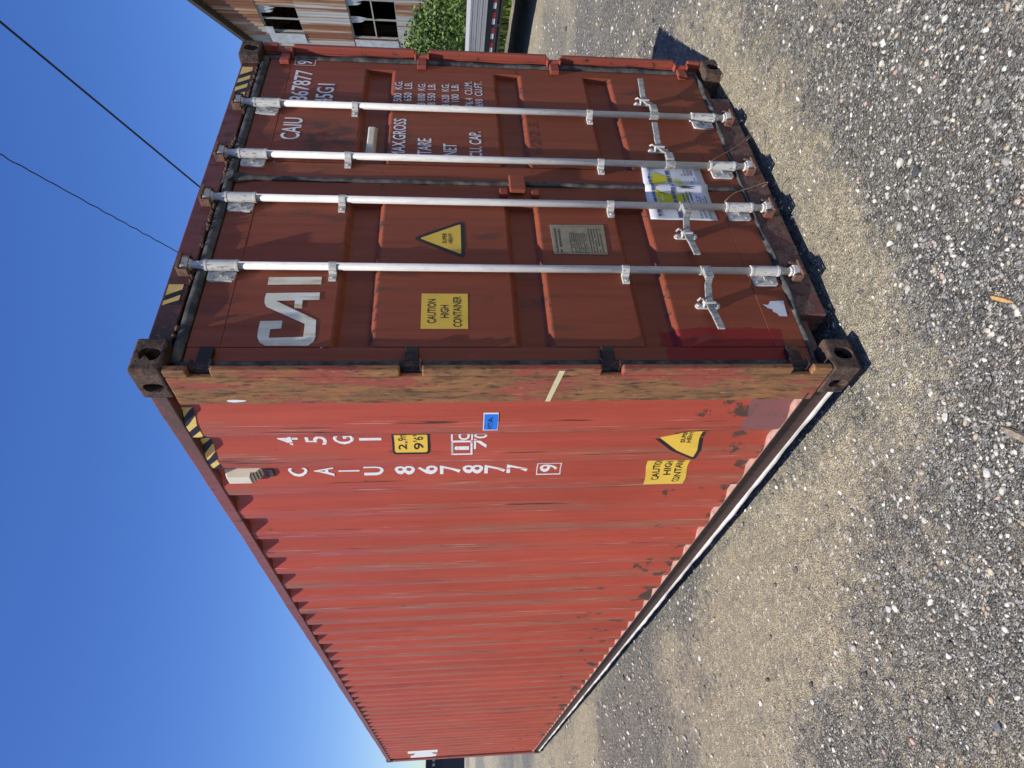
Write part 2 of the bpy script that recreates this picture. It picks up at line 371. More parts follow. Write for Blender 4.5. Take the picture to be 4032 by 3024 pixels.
def apply_bool(o, cutters):
    for c in cutters:
        b = o.modifiers.new('cut', 'BOOLEAN'); b.operation = 'DIFFERENCE'; b.object = c; b.solver = 'EXACT'
    dg = bpy.context.evaluated_depsgraph_get(); me = bpy.data.meshes.new_from_object(o.evaluated_get(dg)); o.modifiers.clear(); o.data = me
    for c in cutters: bpy.data.objects.remove(c)
def stadium(cx, cy, hx, hy, n=8):
    """slot outline: half sizes hx, hy (long axis is the larger)"""
    r = min(hx, hy); p = []
    for k in range(4*n):
        a = 2*math.pi*(k+.5)/(4*n); p.append((cx+math.copysign(hx-r, math.cos(a))+r*math.cos(a), cy+math.copysign(hy-r, math.sin(a))+r*math.sin(a)))
    return p
def casting(mx, my, top):
    """one corner casting, mx/my: mirrored to the far x / y end"""
    z0 = H-.118 if top else 0
    fx = (lambda v: W-v) if mx else (lambda v: v); fy = (lambda v: L-v) if my else (lambda v: v)
    X = sorted((fx(0), fx(.162))); Yv = sorted((fy(0), fy(.178)))
    o = MB().box(*X, *Yv, z0, z0+.118).build('corner_casting', RUST_CAST, CT, bevel=.011, seg=3)
    dg = bpy.context.evaluated_depsgraph_get(); me = bpy.data.meshes.new_from_object(o.evaluated_get(dg)); o.modifiers.clear(); o.data = me
    t = .026; xi = sorted((fx(t), fx(.162-t))); yi = sorted((fy(t), fy(.178-t)))
    zc = z0+.05 if top else z0+.058
    zc = z0+.053
    cut = [MB().box(*xi, *yi, z0+t, z0+.118-t).build('c', DARK)]
    cut.append(MB().prism(stadium(fx(.082), zc, .031, .041), *sorted((fy(-.02), fy(.09))), 'y').build('c', DARK))
    cut.append(MB().prism(stadium(fy(.108), zc, .026, .041), *sorted((fx(-.02), fx(.09))), 'x').build('c', DARK))
    cut.append(MB().prism(stadium(fx(.081), fy(.089), .033, .06), z0+.06 if top else z0-.02, z0+.14 if top else z0+.06, 'z').build('c', DARK))
    apply_bool(o, cut)
    return o
for my in (0, 1):
    for mx in (0, 1):
        for top in (1, 0): casting(mx, my, top)
tag(CT.children[0], 'black rusty top corner casting nearest the camera')

# corner posts: front flange with hinge notches plus body
HZ = [(.203, .289), (1.006, 1.091), (1.807, 1.892), (2.603, 2.687)]
def front_post(mx):
    f = (lambda v: W-v) if mx else (lambda v: v)
    b = MB(); zs = [.119]+[z for h in HZ for z in h]+[H-.119]
    b.box(*sorted((f(.003), f(.03))), .052, .232, .119, H-.119)
    b.box(*sorted((f(.0305), f(.078))), .10, .2, .119, H-.119)
    for k in range(0, len(zs), 2): b.box(*sorted((f(.003), f(.034))), .006, .0515, zs[k], zs[k+1])
    return b.build('corner_post', RUST_POST if not mx else RED_FRAME, CT, bevel=.008, seg=3)
front_post(0)['label'] = 'scraped orange-brown near corner post'
front_post(1)['label'] = 'red far corner post of the door end'
for mx in (0, 1):
    f = (lambda v: W-v) if mx else (lambda v: v)
    MB().box(*sorted((f(.004), f(.09))), L-.2, L-.008, .119, H-.119).build('corner_post', RED_FRAME, CT, bevel=.008)

# side rails
def bottom_rail(mx):
    f = (lambda v: W-v) if mx else (lambda v: v)
    r = empty('bottom_rail'); r.parent = CT
    m = MB().box(*sorted((f(.001), f(.062))), .179, L-.179, .149, .157)
    m.box(*sorted((f(.0275), f(.034))), .179, L-.179, .0165, .1485)
    m.build('rail_web', SHADE_COAT, r, bevel=.002)
    MB().box(*sorted((f(.003), f(.06))), .233, L-.2, .1572, .1577).build('flange_dust', PINKDUST, r)
    n = 240; v = []; fc = []                              # the lower lip, a little bent and dusty
    for i in range(n+1):
        yy = .18+(L-.36)*i/n; wob = .004*math.sin(yy*3.1)+.003*math.sin(yy*11.3+1)+.002*math.sin(yy*29)
        for xx, zz in ((.011, .030+wob), (.027, .030), (.027, .040), (.011, .0405+wob)): v.append((f(xx+(wob if xx < .01 else 0)), yy, zz))
    for i in range(n):
        for k in range(4): fc.append((4*i+k, 4*i+(k+1) % 4, 4*i+4+(k+1) % 4, 4*i+4+k))
    fc += [(0, 1, 2, 3), (4*n+3, 4*n+2, 4*n+1, 4*n)]
    o = MB().add(v, fc).build('rail_lip', DUST, r)
    o['label'] = 'pale dusty lower lip of the bottom rail'
bottom_rail(0); bottom_rail(1)
for mx in (0, 1):
    f = (lambda v: W-v) if mx else (lambda v: v)
    n = 160; v = []; fc = []
    for i in range(n+1):
        yy = .179+(L-.358)*i/n; wb = .003*math.sin(yy*2.3+1)+.002*math.sin(yy*7.1)+.0012*math.sin(yy*23)
        for xx, zz in ((.0+wb, 2.806+wb*.6), (.06, 2.806), (.06, 2.868), (.0+wb*.5, 2.868+wb)): v.append((f(xx), yy, zz))
    for i in range(n):
        for k in range(4): fc.append((4*i+k, 4*i+(k+1) % 4, 4*i+4+(k+1) % 4, 4*i+4+k))
    fc += [(0, 1, 2, 3), (4*n+3, 4*n+2, 4*n+1, 4*n)]
    MB().add(v, fc).build('top_rail', RAIL, CT, bevel=.004)

# corrugated sides
PITCH_C, Y0C = .2812, .476             # outer flats end at Y0C + k*PITCH_C
XO, XI = .007, .043
def prof_pts():
    p = [(.2325, XI)]
    k = 0; y1 = Y0C
    while y1 < L-.25:
        p += [(y1-.152, XI), (y1-.09, XO), (y1, XO), (y1+.068, XI)]; y1 += PITCH_C
    p = [q for q in p if q[0] < L-.205]; p.append((L-.2005, p[-1][1]))
    return p
PROF = prof_pts()
def side_x(y):
    for (a, xa), (b, xb) in zip(PROF, PROF[1:]):
        if a <= y <= b: return xa+(xb-xa)*(y-a)/(b-a)
    return XI
def rounded(pf, r=.012):
    out = [pf[0]]
    for a, b, c in zip(pf, pf[1:], pf[2:]):
        b = Vector(b); u = Vector(a)-b; w_ = Vector(c)-b
        p = b+u.normalized()*min(r, u.length*.4); q = b+w_.normalized()*min(r, w_.length*.4)
        for t in (0, .5, 1): out.append(tuple((1-t)**2*p+2*t*(1-t)*b+t*t*q))
    return out+[pf[-1]]
def side_panel(mx):
    pf = rounded(PROF); zs = [.1579, .5, .9, 1.4, 1.9, 2.4, 2.805]; v = []; fc = []
    for j, zz in enumerate(zs):
        for i, (yy, xx) in enumerate(pf):
            dent = 0 if j in (0, len(zs)-1) else .0035*mnoise.noise(Vector((yy*1.7, zz*1.3, 3)))
            v.append(((W-xx if mx else xx)+dent, yy, zz))
    n = len(pf)
    for j in range(len(zs)-1):
        for i in range(n-1): fc.append((j*n+i, j*n+i+1, (j+1)*n+i+1, (j+1)*n+i))
    o = MB().add(v, fc).build('side_panel', RED_SIDE, CT, smooth=True, fix=False)
    s = o.modifiers.new('sheet', 'SOLIDIFY'); s.thickness = .002; s.offset = 1 if mx else -1; s.use_rim = False
    return o
SIDE = side_panel(0); side_panel(1)
# roof and front end (out of sight, they close the box)
v = []; fc = []
nr = 60
for i in range(nr*4+1):
    yy = .18+(L-.36)*i/(nr*4); zz = 2.868+(.0 if (i//2) % 2 else .015)
    v += [(.061, yy, zz), (W-.061, yy, zz)]
for i in range(nr*4): fc.append((2*i, 2*i+1, 2*i+3, 2*i+2))
MB().add(v, fc).build('roof_panel', RED_SIDE, CT)
v = []; fc = []
for i in range(37):
    xx = .091+(W-.182)*i/36; yy = L-.02-(.04 if (i//2) % 2 else 0)
    v += [(xx, yy, .12), (xx, yy, H-.12)]
for i in range(36): fc.append((2*i, 2*i+1, 2*i+3, 2*i+2))
MB().add(v, fc).build('front_wall', RED_SIDE, CT)
MB().box(.091, W-.091, L-.1, L-.012, .02, .118).build('front_sill', RED_FRAME, CT)
MB().box(.163, W-.163, L-.1, L-.012, 2.79, 2.88).build('front_header', RED_FRAME, CT)
MB().box(.064, W-.064, .17, L-.1, .10, .148).build('floor', simple('floor boards', (.14, .09, .05)), CT)

# door header and sill
hb = MB().box(.1625, W-.1625, .05, .15, 2.79, 2.884); hb.build('door_header', DARK_FRAME, CT, bevel=.006)
sb = MB().box(.345, 2.09, .055, .17, .004, .139); sb.box(.163, .3445, .09, .17, .085, .139); sb.box(2.0905, W-.163, .09, .17, .085, .139)
sb.build('door_sill', RUST_SILL, CT, bevel=.006)
v = []                                                    # flaking rust crud along the header's lower edge
cr = MB()
for k in range(120):
    xx = random.uniform(.2, 2.25); r = random.uniform(.004, .011)
    if mnoise.noise(Vector((xx*4, 0, 0))) < -.1: continue
    cr.tube([(xx-r, .046+random.uniform(0, .006), 2.786), (xx, .042, 2.783+random.uniform(-.006, .01)), (xx+r, .047, 2.787)], [r*.5, r, r*.4], 5)
cr.build('rust_flakes', RUST_CAST, CT)['kind'] = 'stuff'
# rust crust between near post and door
cr = MB()
for k in range(160):
    zz = random.uniform(.3, 2.75); r = random.uniform(.003, .008)
    if mnoise.noise(Vector((zz*3, 4, 0))) < -.15: continue
    cr.tube([(.037, .03+random.uniform(0, .015), zz-r), (.041+random.uniform(0, .006), .03, zz), (.037, .035, zz+r)], [r*.5, r, r*.5], 5)
cr.build('rust_flakes', RUST_CAST, CT)['kind'] = 'stuff'

# ---- door leaves
ZT, ZB = 2.733, .156
GR = [(2.174, 2.008), (1.420, 1.262), (.878, .712)]      # pressed grooves: top and bottom edges
def leaf(mx):
    f = (lambda v: W-v) if mx else (lambda v: v)
    pf = [(YD, 2.6055)]
    for a, b in GR: pf += [(YD, a), (YD+.036, a-.024), (YD+.036, b+.03), (YD, b)]
    pf.append((YD, .3065)); pf = rounded(pf, .007)
    xs = [.1645, .45, .75, 1.0665]; v = []; fc = []; n = len(pf)
    for xx in xs:
        for yy, zz in pf: v.append((f(xx), yy+.003*mnoise.noise(Vector((f(xx)*3, zz*2.2, 9)))*(0 if xx in (xs[0], xs[-1]) else 1), zz))
    for i in range(3):
        for j in range(n-1): fc.append((i*n+j, i*n+j+1, (i+1)*n+j+1, (i+1)*n+j))
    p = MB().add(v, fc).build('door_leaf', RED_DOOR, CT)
    if (sum((pl.normal.y for pl in p.data.polygons)) > 0): p.data.flip_normals()
    so_ = p.modifiers.new('sheet', 'SOLIDIFY'); so_.thickness = .003; so_.offset = -1; so_.use_rim = False
    MB().box(*sorted((f(.088), f(.1635))), YD+.001, .115, ZB, ZT).build('stile', RED_DOOR, p, bevel=.004)
    MB().box(*sorted((f(1.0675), f(1.2145))), YD+.001, .115, ZB, ZT).build('stile', RED_DOOR, p, bevel=.004)
    MB().box(*sorted((f(.1645), f(1.0665))), YD-.0005, .115, 2.607, ZT).build('top_beam', RED_DOOR, p, bevel=.003)
    MB().box(*sorted((f(.1645), f(1.0665))), YD-.0005, .115, ZB, .305).build('bottom_beam', RED_DOOR, p, bevel=.003)
    # gasket: top, bottom, hinge side, with a wavy lip
    g = MB()
    def lip(pts, w1):
        for (a, b) in zip(pts, pts[1:]): g.add([], [])
    n = 40; vv = []; ff = []
    for i in range(n+1):
        xx = .075+(1.217-.075)*i/n; wv = .003*math.sin(xx*9+mx)+.002*math.sin(xx*31)
        for yy, zz in ((.062, ZT+.002), (.047+wv, ZT+.006), (.043+wv, ZT+.038), (.062, ZT+.052)): vv.append((f(xx), yy, zz))
    for i in range(n): ff += [(4*i+k, 4*i+k+1, 4*i+5+k, 4*i+4+k) for k in range(3)]
    g.add(vv, ff); vv = []; ff = []
    for i in range(n+1):
        xx = .075+(1.217-.075)*i/n; wv = .005*math.sin(xx*6+1+mx)+.003*math.sin(xx*23)
        for yy, zz in ((.066, ZB-.016+wv*.5), (.047+wv, ZB-.017+wv), (.046+wv, ZB-.004+wv), (.059, ZB+.004)): vv.append((f(xx), yy, zz))
    for i in range(n): ff += [(4*i+k, 4*i+k+1, 4*i+5+k, 4*i+4+k) for k in range(3)]
    g.add(vv, ff); vv = []; ff = []
    for i in range(n+1):
        zz = ZB-.01+(ZT+.03-ZB)*i/n; wv = .003*math.sin(zz*5+mx)+.002*math.sin(zz*19)
        for xx, yy in ((.036, .064), (.052+wv, .05+wv), (.072, .049+wv), (.0875, .06)): vv.append((f(xx), yy, zz))
    for i in range(n): ff += [(4*i+k, 4*i+k+1, 4*i+5+k, 4*i+4+k) for k in range(3)]
    g.add(vv, ff)
    o = g.build('gasket', RUBBER, p, smooth=True); s2 = o.modifiers.new('thick', 'SOLIDIFY'); s2.thickness = .004
    # hinges
    for z0, z1 in HZ:
        h = MB(); zc = (z0+z1)/2
        h.tube([(f(.05), .03, z0-.004), (f(.05), .03, z1+.004)], .013, 12)
        h.box(*sorted((f(.05), f(.148))), .034, .0595, zc-.027, zc+.027)
        lx = .026 if mx else .0345; h.box(*sorted((f(lx), f(.07))), .014, .06, z0-.0015, z0+.0105); h.box(*sorted((f(lx), f(.07))), .014, .06, z1-.0105, z1+.0015)
        h.build('hinge', RED_FRAME if mx else DARK_FRAME, p, bevel=.004)
    return p
DL = leaf(0); DR = leaf(1)
DL['label'] = 'left door leaf with the big logo and yellow stickers'; DR['label'] = 'right door leaf with the white weight table'
# centre gasket with its flared head
g = MB(); vv = []; ff = []
for i in range(41):
    zz = ZB-.01+(ZT+.05-ZB)*i/40; e = .022 if i >= 39 else 0; wv = .002*math.sin(zz*9)
    for xx, yy in ((1.2125-e, .06), (1.214-e, .05+wv), (1.226, .045+wv-e*.4), (1.238+e, .05+wv), (1.239+e, .06)): vv.append((xx, yy, zz))
for i in range(40): ff += [(5*i+k, 5*i+k+1, 5*i+6+k, 5*i+5+k) for k in range(4)]
o = g.add(vv, ff).build('centre_gasket', RUBBER, CT, smooth=True); s2 = o.modifiers.new('thick', 'SOLIDIFY'); s2.thickness = .004
MB().add([(1.165, .046, 2.79), (1.2, .03, 2.735), (1.25, .03, 2.735), (1.285, .046, 2.79), (1.165, .052, 2.79), (1.2, .058, 2.735), (1.25, .058, 2.735), (1.285, .052, 2.79)],
         [(0, 1, 2, 3), (7, 6, 5, 4), (0, 4, 5, 1), (1, 5, 6, 2), (2, 6, 7, 3), (3, 7, 4, 0)]).build('gasket_flap', RUBBER, CT, bevel=.003)

# ---- locking rods
def rod_proto(right):
    d = 1 if right else -1
    r = MB().tube([(0, 0, .115), (0, 0, 2.80)], .0172, 18).build('locking_rod', ROD, CT, smooth=True)
    for z0, z1 in ((.165, .305), (2.60, 2.742)):
        b = MB().tube([(0, 0, z0), (0, 0, z0+.012), (0, 0, z0+.0121), (0, 0, z1-.0121), (0, 0, z1-.012), (0, 0, z1)], [.026, .026, .0245, .0245, .026, .026], 20)
        b.prism([(-.068, z0+.014), (-.02, z0+.012), (.02, z0+.012), (.02, z1-.012), (-.02, z1-.012), (-.068, z1-.014), (-.074, z1-.024), (-.074, z0+.024)], .018, .0285, 'y')
        bo = b.build('rod_bearing', BRACKET, r, bevel=.002)
        q = MB()
        for zz in (z0+.035, z1-.035): q.tube([(-.052, .014, zz), (-.052, .02, zz)], .011, 6)
        q.prism([(-.026, (z0+z1)/2-.006), (-.05, (z0+z1)/2-.006), (-.05, (z0+z1)/2+.006), (-.026, (z0+z1)/2+.006)], .008, .0178, 'y')
        q.build('bolt', HANDLE, r)
    for zz in (.897, 2.204):
        b = MB().tube([(0, 0, zz-.017), (0, 0, zz+.017)], .0215, 18)
        b.prism([(-.064, zz-.016), (-.01, zz-.017), (-.01, zz+.017), (-.064, zz+.016)], .017, .0285, 'y')
        b.box(-.027, -.016, .0, .02, zz-.017, zz+.017)
        b.tube([(-.05, .012, zz), (-.05, .018, zz)], .009, 6)
        b.build('rod_guide', BRACKET, r, bevel=.0015)
    # cam ends: neck, disc and claw
    for zb, s in ((.165, -1), (2.742, 1)):
        c = MB().tube([(0, 0, zb+s*.002), (0, 0, zb+s*.012), (0, 0, zb+s*.025), (0, 0, zb+s*.05)], [.024, .021, .0165, .0155], 16)
        c.tube([(0, 0, zb+s*.05), (0, 0, zb+s*.052), (0, 0, zb+s*.062), (0, 0, zb+s*.064)], [.016, .0235, .0235, .014], 16)
        c.prism([(1.3*a_, 1.25*b_-.006) for a_, b_ in [(-.022, -.01), (.012, -.018), (.024, -.004), (.02, .022), (-.006, .03), (-.002, .012), (.006, 0), (-.008, -.002), (-.014, .012), (-.024, .008)]], zb+s*.064, zb+s*.094, 'z')
        c.build('cam', BRACKET, r, bevel=.0025)
        k = MB()                                           # the keeper on header / sill
        z0, z1 = sorted((zb+s*.058, zb+s*.104))
        k.box(-.05, -.034, -.022, .024, z0, z1); k.box(.034, .047, -.022, .024, z0, z1); k.box(-.05, .047, -.0345, -.0225, z1-.014 if s > 0 else z0, z1 if s > 0 else z0+.014); k.box(-.044, .042, .0185, .0235, z0-.004, z1+.004)
        k.build('cam_keeper', RUST_KEEPER, r, bevel=.003)
    # handle with its hub and catch
    h = MB(); h.tube([(0, 0, .494), (0, 0, .546)], .0225, 16)
    h.prism([(d*.012, .5), (d*.07, .502), (d*.07, .54), (d*.012, .542)], -.03, -.008, 'y')
    h.build('handle_hub', HANDLE, r, bevel=.003)
    q = d*.2 if not right else d*.152
    e = d*.378 if not right else d*.345
    h = MB().bar([(d*.05, -.020, .521), (d*.075, -.02, .524), (d*.1, -.012, .534), (q*.9, -.006, .548), (q*1.1, -.006, .552), (q+d*.05, -.014, .556), (q+d*.09, -.022, .553), (e-d*.008, -.027, .547), (e, -.027, .5465)], .033, .0095)
    h.build('handle', HANDLE, r, bevel=.003)
    c = MB().prism(stadium(q, .549, .0165, .058, 4), .0205, .0285, 'y')
    c.box(q-.016, q+.016, -.004, .02, .528, .5335); c.box(q-.016, q+.016, -.004, .02, .568, .5735)
    c.box(q-.019, q-.009, -.018, -.0105, .526, .576)
    c.tube([(q, .012, .505), (q, .021, .505)], .009, 6); c.tube([(q, .012, .594), (q, .021, .594)], .009, 6)
    c.tube([(q-d*.008, -.012, .578), (q-d*.006, -.02, .595), (q, -.008, .606)], .0055, 8)
    c.build('handle_catch', BRACKET, r, bevel=.002)
    return r
rl = rod_proto(False); rr = rod_proto(True)
for proto, spots in ((rl, (.594, 1.049)), (rr, (1.389, 1.844))):
    for i, xx in enumerate(spots):
        o = proto if i == 0 else copy_tree(proto, CT)
        o.location = (xx, .032, 0)

# anti-rack block on the middle seam
for z0, z1 in ((1.404, 1.445), (1.245, 1.286)): MB().box(1.118, 1.168, .035, .0595, z0, z1).build('rack_stop', RED_DOOR, CT, bevel=.005)
ab = MB().box(1.135, 1.262, .022, .0445, 1.312, 1.394).box(1.2, 1.262, .045, .0595, 1.312, 1.394).build('rack_plate', RED_DOOR, CT, bevel=.008)

# vent cowl on the right leaf and on the side
def cowl(name, mat, parent, pts_bottom, pts_top):
    n = len(pts_bottom)
    return MB().add(pts_bottom+pts_top, [tuple(range(n))[::-1], tuple(range(n, 2*n))]+[(i, (i+1) % n, (i+1) % n+n, i+n) for i in range(n)]).build(name, mat, parent, bevel=.004)
yb = YD+.0355
bot = [(1.492, yb, 2.078), (1.735, yb, 2.078), (1.735, yb, 2.135), (1.492, yb, 2.135)]
top = [(1.512, .058, 2.09), (1.69, .058, 2.09), (1.69, .058, 2.122), (1.512, .058, 2.122)]
cowl('vent_cowl', CREAM, DR, bot, top)['label'] = 'small cream vent cowl in the upper groove'
vc = cowl('vent_cowl', CREAM, SIDE, [(XI-.001, .826, 2.775), (XI-.001, .912, 2.775), (XI-.001, .912, 2.6), (XI-.001, .826, 2.6)],
     [(-.002, .846, 2.76), (-.002, .906, 2.76), (-.002, .906, 2.655), (-.002, .846, 2.655)])
vc['label'] = 'cream vent cowl under the top rail'
b = MB()
for k in range(4): b.box(XI-.042+.009*k, XI-.006+.001*k, .835, .90, 2.647-.012*k, 2.651-.012*k)
b.build('vent_louvre', simple('brown vent louvres', (.11, .08, .06)), vc) if False else b.build('vent_louvre', simple('brown vent louvres', (.11, .08, .06)), SIDE)
MB().box(XI-.012, XI-.001, .835, .90, 2.552, 2.588).tube([(XI-.014, .857, 2.576), (XI-.011, .857, 2.576)], .006, 8).build('vent_foot', simple('dark vent foot', (.05, .04, .04)), SIDE)

# ---- lettering and stickers
def text2d(body, x0, x1, z0, z1, weight=.012, shear=0, squeeze=None):
    cu = bpy.data.curves.new('t', 'FONT'); cu.body = body; cu.size = 1; cu.offset = weight; cu.shear = shear; cu.resolution_u = 3
    o = bpy.data.objects.new('t', cu); COL.objects.link(o)
    dg = bpy.context.evaluated_depsgraph_get(); me = bpy.data.meshes.new_from_object(o.evaluated_get(dg))
    V = np.array([v.co[:2] for v in me.vertices]); F = [tuple(p.vertices) for p in me.polygons]
    bpy.data.objects.remove(o); bpy.data.curves.remove(cu); bpy.data.meshes.remove(me)
    lo, hi = V.min(0), V.max(0); V = (V-lo)/np.maximum(hi-lo, 1e-6)
    return [(x0+a*(x1-x0), z0+b*(z1-z0)) for a, b in V], F
def join2d(parts):
    V = []; F = []
    for v, f in parts: n = len(V); V += v; F += [tuple(i+n for i in q) for q in f]
    return V, F
def poly2d(p): return list(p), [tuple(range(len(p)))]
def k6(x, z, k=(YD-.0014+2.0366)/2.1166): return (-1.5393+(x+1.5393)*k, 1.7058+(z-1.7058)*k)      # measured on y=.08, real plane y=YD
def words(vf, gap):
    """split a line of text into its words at the wide gaps"""
    v, f = vf; iv = sorted((min(v[i][0] for i in q), max(v[i][0] for i in q)) for q in f); cuts = []; hi = iv[0][1]
    for a, b in iv:
        if a-hi > gap: cuts.append((a+hi)/2)
        hi = max(hi, b)
    out = []
    for k in range(len(cuts)+1):
        lo = cuts[k-1] if k else -9; up = cuts[k] if k < len(cuts) else 99
        fs = [q for q in f if lo < v[q[0]][0] < up]; idx_ = sorted({i for q in fs for i in q}); mp = {i: j for j, i in enumerate(idx_)}
        out.append(([v[i] for i in idx_], [tuple(mp[i] for i in q) for q in fs]))
    return out
def on_door(name, vf, mat, parent, off=.0014, y=YD, ink=False):
    v, f = vf
    o = MB().add([(a, y-off, b) for a, b in v], f).build(name, mat, parent, fix=False)
    n = sum(p.normal.y*p.area for p in o.data.polygons)
    if n > 0: o.data.flip_normals()
    return o
def T(body, x0, x1, z0, z1, **k):
    a = k6(x0, z0); b = k6(x1, z1); return text2d(body, a[0], b[0], a[1], b[1], **k)
def frame2d(x0, x1, z0, z1, t):
    return join2d([poly2d([(x0, z0), (x1, z0), (x1, z0+t), (x0, z0+t)]), poly2d([(x0, z1-t), (x1, z1-t), (x1, z1), (x0, z1)]),
                   poly2d([(x0, z0+t), (x0+t, z0+t), (x0+t, z1-t), (x0, z1-t)]), poly2d([(x1-t, z0+t), (x1, z0+t), (x1, z1-t), (x1-t, z1-t)])])
CA = [(.3, 2.472), (.302, 2.384), (.26, 2.383), (.256, 2.426), (.21, 2.425), (.216, 2.29), (.285, 2.292), (.379, 2.46), (.4, 2.47), (.431, 2.474), (.457, 2.471), (.464, 2.25), (.42, 2.248), (.418, 2.317), (.371, 2.314), (.372, 2.346), (.416, 2.348), (.413, 2.426), (.307, 2.249), (.213, 2.242), (.188, 2.248), (.171, 2.266), (.169, 2.287), (.17, 2.433), (.185, 2.456), (.213, 2.470), (.253, 2.473)]
CI = [(.552, 2.475), (.557, 2.252), (.511, 2.25), (.506, 2.474)]
on_door('logo', join2d([poly2d(CA), poly2d(CI)]), LOGO, DL)['label'] = 'large white logo letters with brown stains'
# right leaf: number, type code, weight table
for q in (T('CAIU', 1.588, 1.787, 2.482, 2.582), T('867877', 1.948, 2.272, 2.482, 2.584)): on_door('lettering', q, WHITE, DR)
on_door('lettering', T('45G1', 1.935, 2.136, 2.345, 2.443), WHITE, DR)
bx = k6(2.328, 2.481)+k6(2.394, 2.600)
on_door('check_box', frame2d(bx[0], bx[2], bx[1], bx[3], .0035), WHITE, DR, off=.0008); on_door('lettering', T('9', 2.342, 2.38, 2.496, 2.588), WHITE, DR, off=.0008)
for q in (T('MAX.GROSS', 1.463, 1.810, 1.926, 1.996), T('TARE', 1.487, 1.631, 1.788, 1.861), T('NET', 1.485, 1.589, 1.652, 1.724), *words(T('CU. CAP.', 1.478, 1.710, 1.517, 1.584), .02)): on_door('lettering', q, WHITE, DR)
rows = [('32 500  KG.', 1.905, 2.194, 1.961, 2.007), ('71 650  LB.', 1.908, 2.186, 1.904, 1.949), (' 3 880  KG.', 1.955, 2.18, 1.827, 1.871), (' 8 550  LB.', 1.955, 2.178, 1.769, 1.814),
        ('28 620  KG.', 1.915, 2.184, 1.689, 1.733), ('63 100  LB.', 1.912, 2.182, 1.633, 1.677), (' 76.4  CU.M.', 1.95, 2.217, 1.553, 1.598), ('2 698  CU.FT.', 1.915, 2.218, 1.495, 1.540)]
for r in rows:
    for q in words(T(r[0].strip(), *r[1:], weight=.006), .013): on_door('lettering', q, WHITE, DR)
PEN = simple('faint pen scrawl', (.08, .03, .025))
for q in words(T('6/2/2 5.', 1.52, 1.825, 1.192, 1.246, weight=-.006, shear=.25), .02): on_door('scrawl', q, PEN, DR)
# stickers, left leaf
def rnd_tri(pts, r):
    out = []
    for i in range(3):
        a, b, c = Vector(pts[i-1]), Vector(pts[i]), Vector(pts[(i+1) % 3])
        p = b+(a-b).normalized()*r; q = b+(c-b).normalized()*r
        for t in (0, .25, .5, .75, 1): out.append(tuple((1-t)**2*p+2*t*(1-t)*b+t*t*q))
    return out
tri = [k6(.838, 1.872), k6(.722-.018, 1.623), k6(.972, 1.623)]
ws = on_door('warning_sticker', poly2d(rnd_tri(tri, .035)), BLACK, DL, off=.0008); ws['label'] = 'black-edged yellow warning triangle'
c = sum((Vector(p) for p in tri), Vector((0, 0)))/3
inner = [tuple(c+(Vector(p)-c)*.78) for p in tri]
on_door('warning_sticker', poly2d(rnd_tri(inner, .012)), YELLOW, DL, off=.0014)
for q in (T('SUPER', .806, .876, 1.709, 1.729, weight=.02), T('HEAVY', .806, .876, 1.681, 1.701, weight=.02)): on_door('lettering', q, BLACK, DL, off=.002)
cq = [k6(.278, 1.62), k6(.482, 1.617), k6(.482, 1.819), k6(.278, 1.82)]
on_door('caution_sticker', poly2d(cq), YELLOW, DL)['label'] = 'yellow height caution sticker on the left leaf'
for q in (T('CAUTION', .308, .448, 1.757, 1.793), T('HIGH', .339, .413, 1.702, 1.737), T('CONTAINER', .288, .465, 1.647, 1.683)): on_door('lettering', q, BLACK, DL, off=.002)
# data plate
pq = [k6(.742, .946), k6(.954, .938), k6(.948, 1.207), k6(.744, 1.204)]
MB().add([(a, YD-.003, b) for a, b in pq]+[(a, YD-.0005, b) for a, b in pq], [(0, 1, 2, 3), (4, 7, 6, 5), (0, 4, 5, 1), (1, 5, 6, 2), (2, 6, 7, 3), (3, 7, 4, 0)]).build('data_plate', PLATE, DL, bevel=.001)['label'] = 'dull metal data plate with small engraved print'
parts = []
rs = random.Random(3)
def scribble(x0, x1, z0, z1, rows_, h, gap=.35, skip=.1):
    """rows of tiny word-like marks, too small to read in the photograph"""
    out = []
    for i in range(rows_):
        zc = z1-(i+.5)*(z1-z0)/rows_; xx = x0
        while xx < x1-.004:
            wd = rs.uniform(.5, 2.6)*h
            if rs.random() > skip and xx+wd < x1: out.append(poly2d([(xx, zc-h/2), (xx+wd, zc-h/2), (xx+wd, zc+h/2), (xx, zc+h/2)]))
            xx += wd+gap*h
    return out
x0, z0 = pq[0]; x1, z1 = pq[2]
parts += scribble(x0+.012, x1-.012, z1-.05, z1-.012, 2, .009, .3, .05) + scribble(x0+.012, x1-.05, z0+.09, z1-.085, 9, .0045) + scribble(x0+.012, x1-.02, z0+.012, z0+.08, 5, .006)
parts += [frame2d(x0+.01, x1-.012, z0+.085, z0+.15, .0012)]
on_door('plate_print', join2d(parts), PLATEINK, DL, off=.0034)['kind'] = 'stuff'
